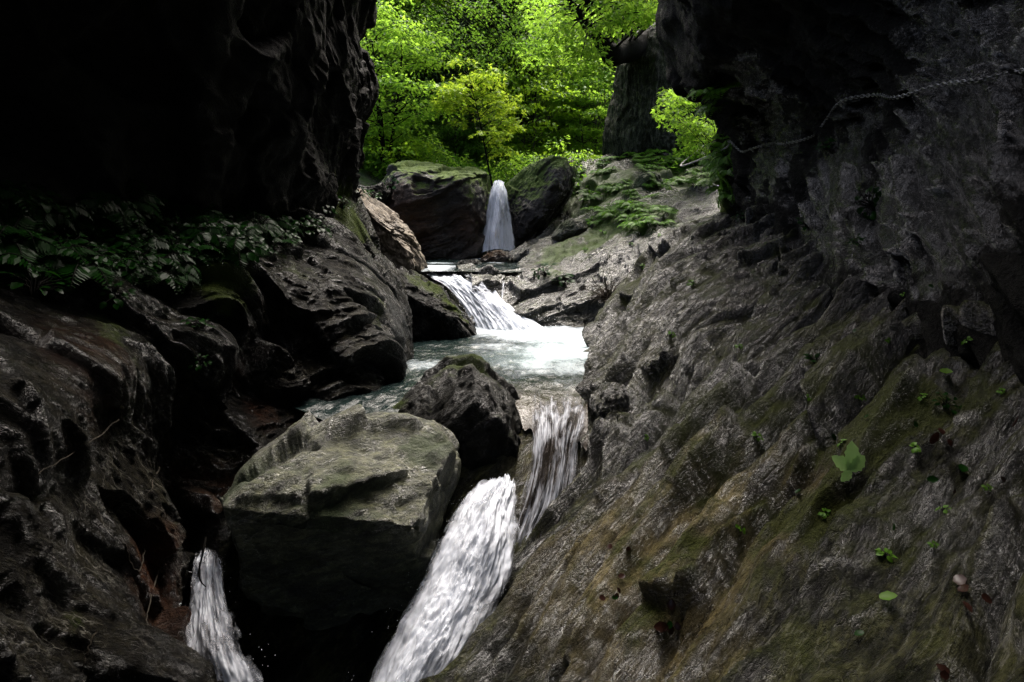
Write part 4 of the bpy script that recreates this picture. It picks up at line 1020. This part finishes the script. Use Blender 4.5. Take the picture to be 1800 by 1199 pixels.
for x, y, s, lab, mm in [(1452, 262, .8, 'narrow leafed plant hanging on the black cliff below the chain', 0), (1535, 362, 1.2, 'broad leafed plant growing from a crack of the black cliff', 1), (1418, 400, .8, 'small green plant at the foot of the black cliff', 0), (1505, 428, .6, 'tiny pale green plant between the path and the cliff', 0),
                         (958, 484, 1.0, 'dark green tuft on the edge of the grey ledges', 0), (990, 500, 1.0, 'grassy tuft hanging on the face of the grey ledges', 0), (1432, 640, .7, 'fresh green sprig lying in a groove of the slate slope', 1), (1660, 715, .6, 'little cluster of green sprouts in the right slope', 1), (1305, 385, .7, 'small moss fringed plant beside the far end of the path', 0), (690, 330, .9, 'thin yellow green sprig standing before the moss topped boulder', 0)]:
    hit = cast(x, y)
    if hit: place('small_plant', lab, 'plant', ros[mm], ('leaves', 'stems'), (L_fern, BARK), hit, s * max(.8, hit[2] / 6), up=.3)
# dry brush on the ledges
hit = cast(1072, 520)
if hit:
    bp_ = []
    for k in range(130):
        d = rng.normal(0, 1, 3); d[2] = abs(d[2]) * .7; d[1] = -abs(d[1]); d = unit(d) * rng.uniform(.25, .6)
        bp_.append((np.array([[0, 0, -.05], d * .5 + rng.normal(0, .05, 3), d + np.array([0, 0, -.1])]), [.006, .004, .002]))
    tv, tf = tubes(bp_, 4)
    o = link('dry_bush', mesh_np('dry_bush', tv, tf), L_brush, loc=hit[0]); tag(o, 'dark dry twiggy bush hanging on the grey ledges', 'bush')

sprig = rosette('sprig', 7, .045, .4, .03, 91, spread=1.0)
spots = [(1300, 612), (1345, 700), (1420, 700), (1385, 590), (1560, 600), (1610, 790), (1700, 740), (1735, 860), (1585, 900), (1450, 905), (1330, 770), (1240, 650), (1180, 590), (1490, 640), (1660, 900), (1760, 690), (1280, 840), (1510, 700), (1395, 940), (1555, 980), (1640, 960), (1720, 930), (1480, 780), (1570, 830), (1620, 700), (1300, 930), (1135, 770), (1215, 500), (1345, 480), (1700, 600), (1590, 520), (1130, 470), (1160, 415), (1110, 430), (1060, 410), (1090, 380), (1030, 440)]
for k, (x, y) in enumerate(spots):
    if x > 1170 and k % 5 in (1, 3): continue
    hit = cast(x, y)
    if hit: place('sprig', 'tiny green sprig rooted in a crack of the rock slope' if x > 1170 else 'small tuft of green on the mossy grey ledges', 'plant', sprig, ('leaves', 'stems'), (L_fern if k % 3 == 0 else L_ledge if x > 1170 else L_fern, BARK), hit, rng.uniform(.3, .6) * max(1, hit[2] / 5), 'sprigs in the cracks of the slope' if x > 1170 else 'tufts on the grey ledges', up=.3)
# --- leaves lying on the slope
bl = [leaf_blade(.075, .3, curl=.15), leaf_blade(.09, .38, curl=-.2, fold=.3), leaf_blade(.07, .42, curl=.25)]
blm = [mesh_np('blade%d' % k, v, f, col=np.full((len(v), 1), .5)) for k, (v, f) in enumerate(bl)]
def lay(label, mat, x, y, sc, k, group=None, up=.1, name='fallen_leaf'):
    hit = cast(x, y)
    if not hit: return
    key = (k, mat.name)
    if key not in cache:
        cache[key] = blm[k].copy(); cache[key].materials.append(mat)
    o = link(name, cache[key], None, loc=hit[0] + hit[1] * .012)
    z = (hit[1] + Vector(rng.normal(0, .25, 3))).normalized()
    o.rotation_euler = (z.to_track_quat('Z', 'Y').to_matrix() @ Matrix.Rotation(rng.uniform(0, 6.28), 3, 'Z')).to_euler()
    o.scale = (sc,) * 3; tag(o, label, 'leaf', group)
for i in range(24):
    x, y = [(rng.uniform(1060, 1110), rng.uniform(930, 1060)), (rng.uniform(1140, 1215), rng.uniform(1070, 1120)), (rng.uniform(1480, 1790), rng.uniform(1000, 1190)), (rng.uniform(1590, 1790), rng.uniform(720, 900))][i % 4]
    lay(['wet dead brown leaf in the heap caught in a groove of the slope', 'wet dead leaf in the small heap on the tan rock', 'dark red dead leaf in the litter at the bottom right', 'brown dead leaf on the upper right of the slope'][i % 4], L_dead, x, y, rng.uniform(.35, .65), i % 3,
        ['dead leaves in the groove', 'dead leaves on the tan rock', 'dead leaf litter bottom right', 'dead leaves upper right'][i % 4])
for x, y, s, lab in [(1650, 655, 1.0, 'glossy green leaf lying on the orange stained patch of slope'), (1466, 773, .7, 'small green leaf just above the three lobed leaf'), (1400, 872, .6, 'dark green leaf left of and below the three lobed leaf'), (1565, 935, .5, 'tiny bright green leaf on dark rock'), (1545, 1055, 1.0, 'large green leaf at the edge of the dead leaf litter'),
                     (1690, 820, .9, 'pale green leaf right of the three lobed leaf'), (1628, 845, .7, 'shaded green leaf between dark stones'), (1176, 1092, .6, 'green leaf on top of the heap on the tan rock'), (1520, 1115, .6, 'thin green leaf near the bottom edge'), (1610, 745, .7, 'dull green leaf beside a groove high on the slope'), (1075, 1050, .5, 'green leaf in the groove heap of dead leaves'),
                     (1500, 588, .5, 'yellow leaf on the wet upper slope'), (1640, 508, .5, 'round yellow leaf under the black cliff'), (1522, 738, .5, 'flat pale leaf stuck to the slate slope')]:
    lay(lab, L_green if s > .95 else L_ledge, x, y, s * .6, 1)
hit = cast(1490, 838)
t = thing('seedling', 'pale green three lobed leaf standing up on the slate slope', 'leaf', tuple(hit[0]))
v1, f1 = leaf_blade(.125, .30, n=9, curl=.1, serr=.12); v2, f2 = leaf_blade(.095, .32, n=8, curl=.1, serr=.12)
toc = -Vector(hit[0]).normalized(); right = Vector((1, 0, 0)); upv = Vector((0, 0, 1))
for v, f, an, tl in ((v1, f1, -.22, .25), (v2, f2, .85, .35), (v2, f2, -.95, .2), (v2 * .7, f2, 2.3, .4)):
    ro = Matrix.Rotation(.15, 3, 'Z') @ Matrix.Rotation(PI / 2 - tl, 3, 'X') @ Matrix.Rotation(an, 3, 'Z')
    link('leaflet', mesh_np('leaflet', v @ np.array(ro).T + np.array([0, -.02, .035]), f, col=np.full((len(v), 1), .6)), L_fresh, t)
tv, tf = tubes([(np.array([[0, .01, -.02], [0, -.01, .01], [0, -.02, .035]]), [.003, .003, .002])], 5)
link('stalk', mesh_np('stalk', tv, tf), L_dead, t)

# --- hanging chain along the cliff
m, nt = new_mat('dull_steel'); tt_ = NT(nt)
p = tt_.n('ShaderNodeBsdfPrincipled'); p.inputs['Metallic'].default_value = 1; p.inputs['Roughness'].default_value = .38
tt_.l(tt_.ramp(tt_.noise(None, 30, 4), [(.35, (.04, .04, .038)), (.6, (.2, .2, .2))]), p.inputs['Base Color'])
tt_.l(p.outputs[0], tt_.n('ShaderNodeOutputMaterial').inputs[0]); M_steel = m
cpx = [(1240, 254), (1259, 266), (1276, 264), (1290, 248), (1302, 272), (1328, 265), (1352, 260), (1394, 253), (1428, 236), (1461, 213), (1496, 180), (1532, 166), (1594, 160), (1665, 152), (1741, 144), (1798, 129), (1840, 122)]
pts = []
for x, y in cpx:
    h_ = cast(x, y)
    pts.append(np.array(h_[0] + h_[1] * .03 + Vector((-.02, 0, 0))))
pts = np.array(pts)
for _ in range(1): pts[1:-1, 1] = (pts[:-2, 1] + 2 * pts[1:-1, 1] + pts[2:, 1]) / 4
dense = cr(np.linspace(0, len(pts) - 1, 3000), pts[:, None, :])[:, 0]
sl = np.concatenate([[0], np.cumsum(np.linalg.norm(np.diff(dense, axis=0), axis=1))])
pitch_ = .029; nl = int(sl[-1] / pitch_)
lp = np.stack([np.interp(np.arange(nl) * pitch_, sl, dense[:, k]) for k in range(3)], 1)
Vs, Fs, off = [], [], 0
th = np.linspace(0, 2 * PI, 12, endpoint=False)
link_p = np.stack([np.cos(th) * .021, np.sin(th) * .011, 0 * th], 1)
ring = []
for k in range(12):
    tg = link_p[(k + 1) % 12] - link_p[k - 1]; tg = tg / np.linalg.norm(tg); nn = np.array([-tg[1], tg[0], 0])
    ring.append([link_p[k] + .0032 * (nn * math.cos(a) + np.array([0, 0, 1]) * math.sin(a)) for a in np.linspace(0, 2 * PI, 5, endpoint=False)])
ring = np.array(ring)
idx = np.arange(60).reshape(12, 5); jr = np.roll(idx, -1, 0); jc = np.roll(idx, -1, 1); jrc = np.roll(jr, -1, 1)
lf_ = np.stack([idx.ravel(), jr.ravel(), jrc.ravel(), jc.ravel()], 1)
for k in range(nl - 1):
    tg = lp[k + 1] - lp[k]; tg /= np.linalg.norm(tg) + 1e-9
    s_ = np.cross(tg, [0, 0, 1]); s_ /= np.linalg.norm(s_); u_ = np.cross(s_, tg)
    if k % 2: s_, u_ = u_, -s_
    Vs.append(ring.reshape(-1, 3) @ np.stack([tg, s_, u_]) + lp[k]); Fs.append(lf_ + off); off += 60
ch = thing('chain', 'steel handrail chain strung along the black wet cliff', 'chain', tuple(lp[0]))
link('chain_links', mesh_np('chain_links', np.concatenate(Vs) - lp[0], np.concatenate(Fs)), M_steel, ch)
for i in (0, 3, 5, 10, 15):
    h_ = cast(*cpx[i])
    p0 = np.array(h_[0] - h_[1] * .08); p1 = pts[i] + np.array(h_[1]) * .02
    tv, tf = tubes([(np.stack([p0, (p0 + p1) / 2, p1]), [.012, .012, .012])], 8)
    link('anchor_pin', mesh_np('anchor_pin', tv - lp[0], tf), M_steel, ch)

# --- bare roots and twigs on the dark left wall
ROOT = bark_material('root_bark', (.006, .005, .0035), (.03, .025, .018))
def root(label, pix, r0, mat, lift=.02, name='root'):
    pp = []
    for x, y in pix:
        h_ = cast(x, y)
        if h_: pp.append(np.array(h_[0] + h_[1] * lift))
    pp = np.array(pp); n = len(pp) * 5
    q = cr(np.linspace(0, len(pp) - 1, n), pp[:, None, :])[:, 0] + rng.normal(0, .003, (n, 3))
    tv, tf = tubes([(q, np.linspace(r0, r0 * .3, n))], 5)
    o = link(name, mesh_np(name, tv - pp[0], tf), mat, loc=pp[0]); tag(o, label, name)
root('thin pale root running down the dark wall at far left', [(205, 735), (160, 770), (110, 800), (60, 830)], .005, ROOT)
root('long thin root hanging straight beside the faint narrow fall', [(275, 1000), (262, 1050), (252, 1090), (245, 1140)], .005, ROOT)
root('pale forked root on the rust brown rock', [(212, 960), (225, 985), (240, 1000), (250, 960), (246, 930)], .006, ROOT)
root('short pale root low on the dark wall', [(160, 1115), (150, 1140), (140, 1175)], .005, ROOT)
root('slender root above the rust brown rock', [(275, 820), (262, 855), (250, 880), (235, 910)], .006, ROOT)
hit = cast(400, 870)
tw = np.array([W(362, 945, 3.45), W(356, 975, 3.4), W(350, 1005, 3.38), W(353, 1022, 3.37), W(362, 1032, 3.36)])
tv, tf = tubes([(cr(np.linspace(0, 4, 20), tw[:, None, :])[:, 0] - tw[0], np.linspace(.007, .003, 20))], 5)
tag(link('twig', mesh_np('twig', tv, tf), BARK, loc=tw[0]), 'thin dark twig dangling over the faint narrow fall', 'twig')
#@@LIGHT
w = bpy.data.worlds.new('World'); scene.world = w; w.use_nodes = True
nt = w.node_tree; nt.nodes.clear()
sky = nt.nodes.new('ShaderNodeTexSky'); sky.sky_type = 'NISHITA'; sky.sun_disc = False
SUN_EL, SUN_AZ = math.radians(64), math.radians(16)       # azimuth from +Y, clockwise
sky.sun_elevation = SUN_EL; sky.sun_rotation = SUN_AZ
sky.air_density = 1.0; sky.dust_density = 8.0; sky.ozone_density = .3
bg = nt.nodes.new('ShaderNodeBackground'); bg.inputs[1].default_value = .09
ow = nt.nodes.new('ShaderNodeOutputWorld'); nt.links.new(sky.outputs[0], bg.inputs[0]); nt.links.new(bg.outputs[0], ow.inputs[0])
sd = bpy.data.lights.new('sun', 'SUN'); sd.energy = 1.5; sd.angle = math.radians(32); sd.color = (1, .97, .93)
so = bpy.data.objects.new('sun', sd); C.objects.link(so)
dirv = Vector((math.sin(SUN_AZ) * math.cos(SUN_EL), math.cos(SUN_AZ) * math.cos(SUN_EL), math.sin(SUN_EL)))
so.rotation_euler = dirv.to_track_quat('Z', 'Y').to_euler(); so.location = (0, 20, 30)
vs = scene.view_settings
vs.view_transform = 'Standard'; vs.look = 'None'; vs.gamma = 1; vs.use_curve_mapping = False; vs.exposure = 2.75
scene.cycles.use_guiding = True; scene.cycles.max_bounces = 6; scene.cycles.transparent_max_bounces = 24; scene.cycles.use_denoising = True; scene.cycles.denoising_prefilter = 'NONE'
scene.cycles.sample_clamp_indirect = 6
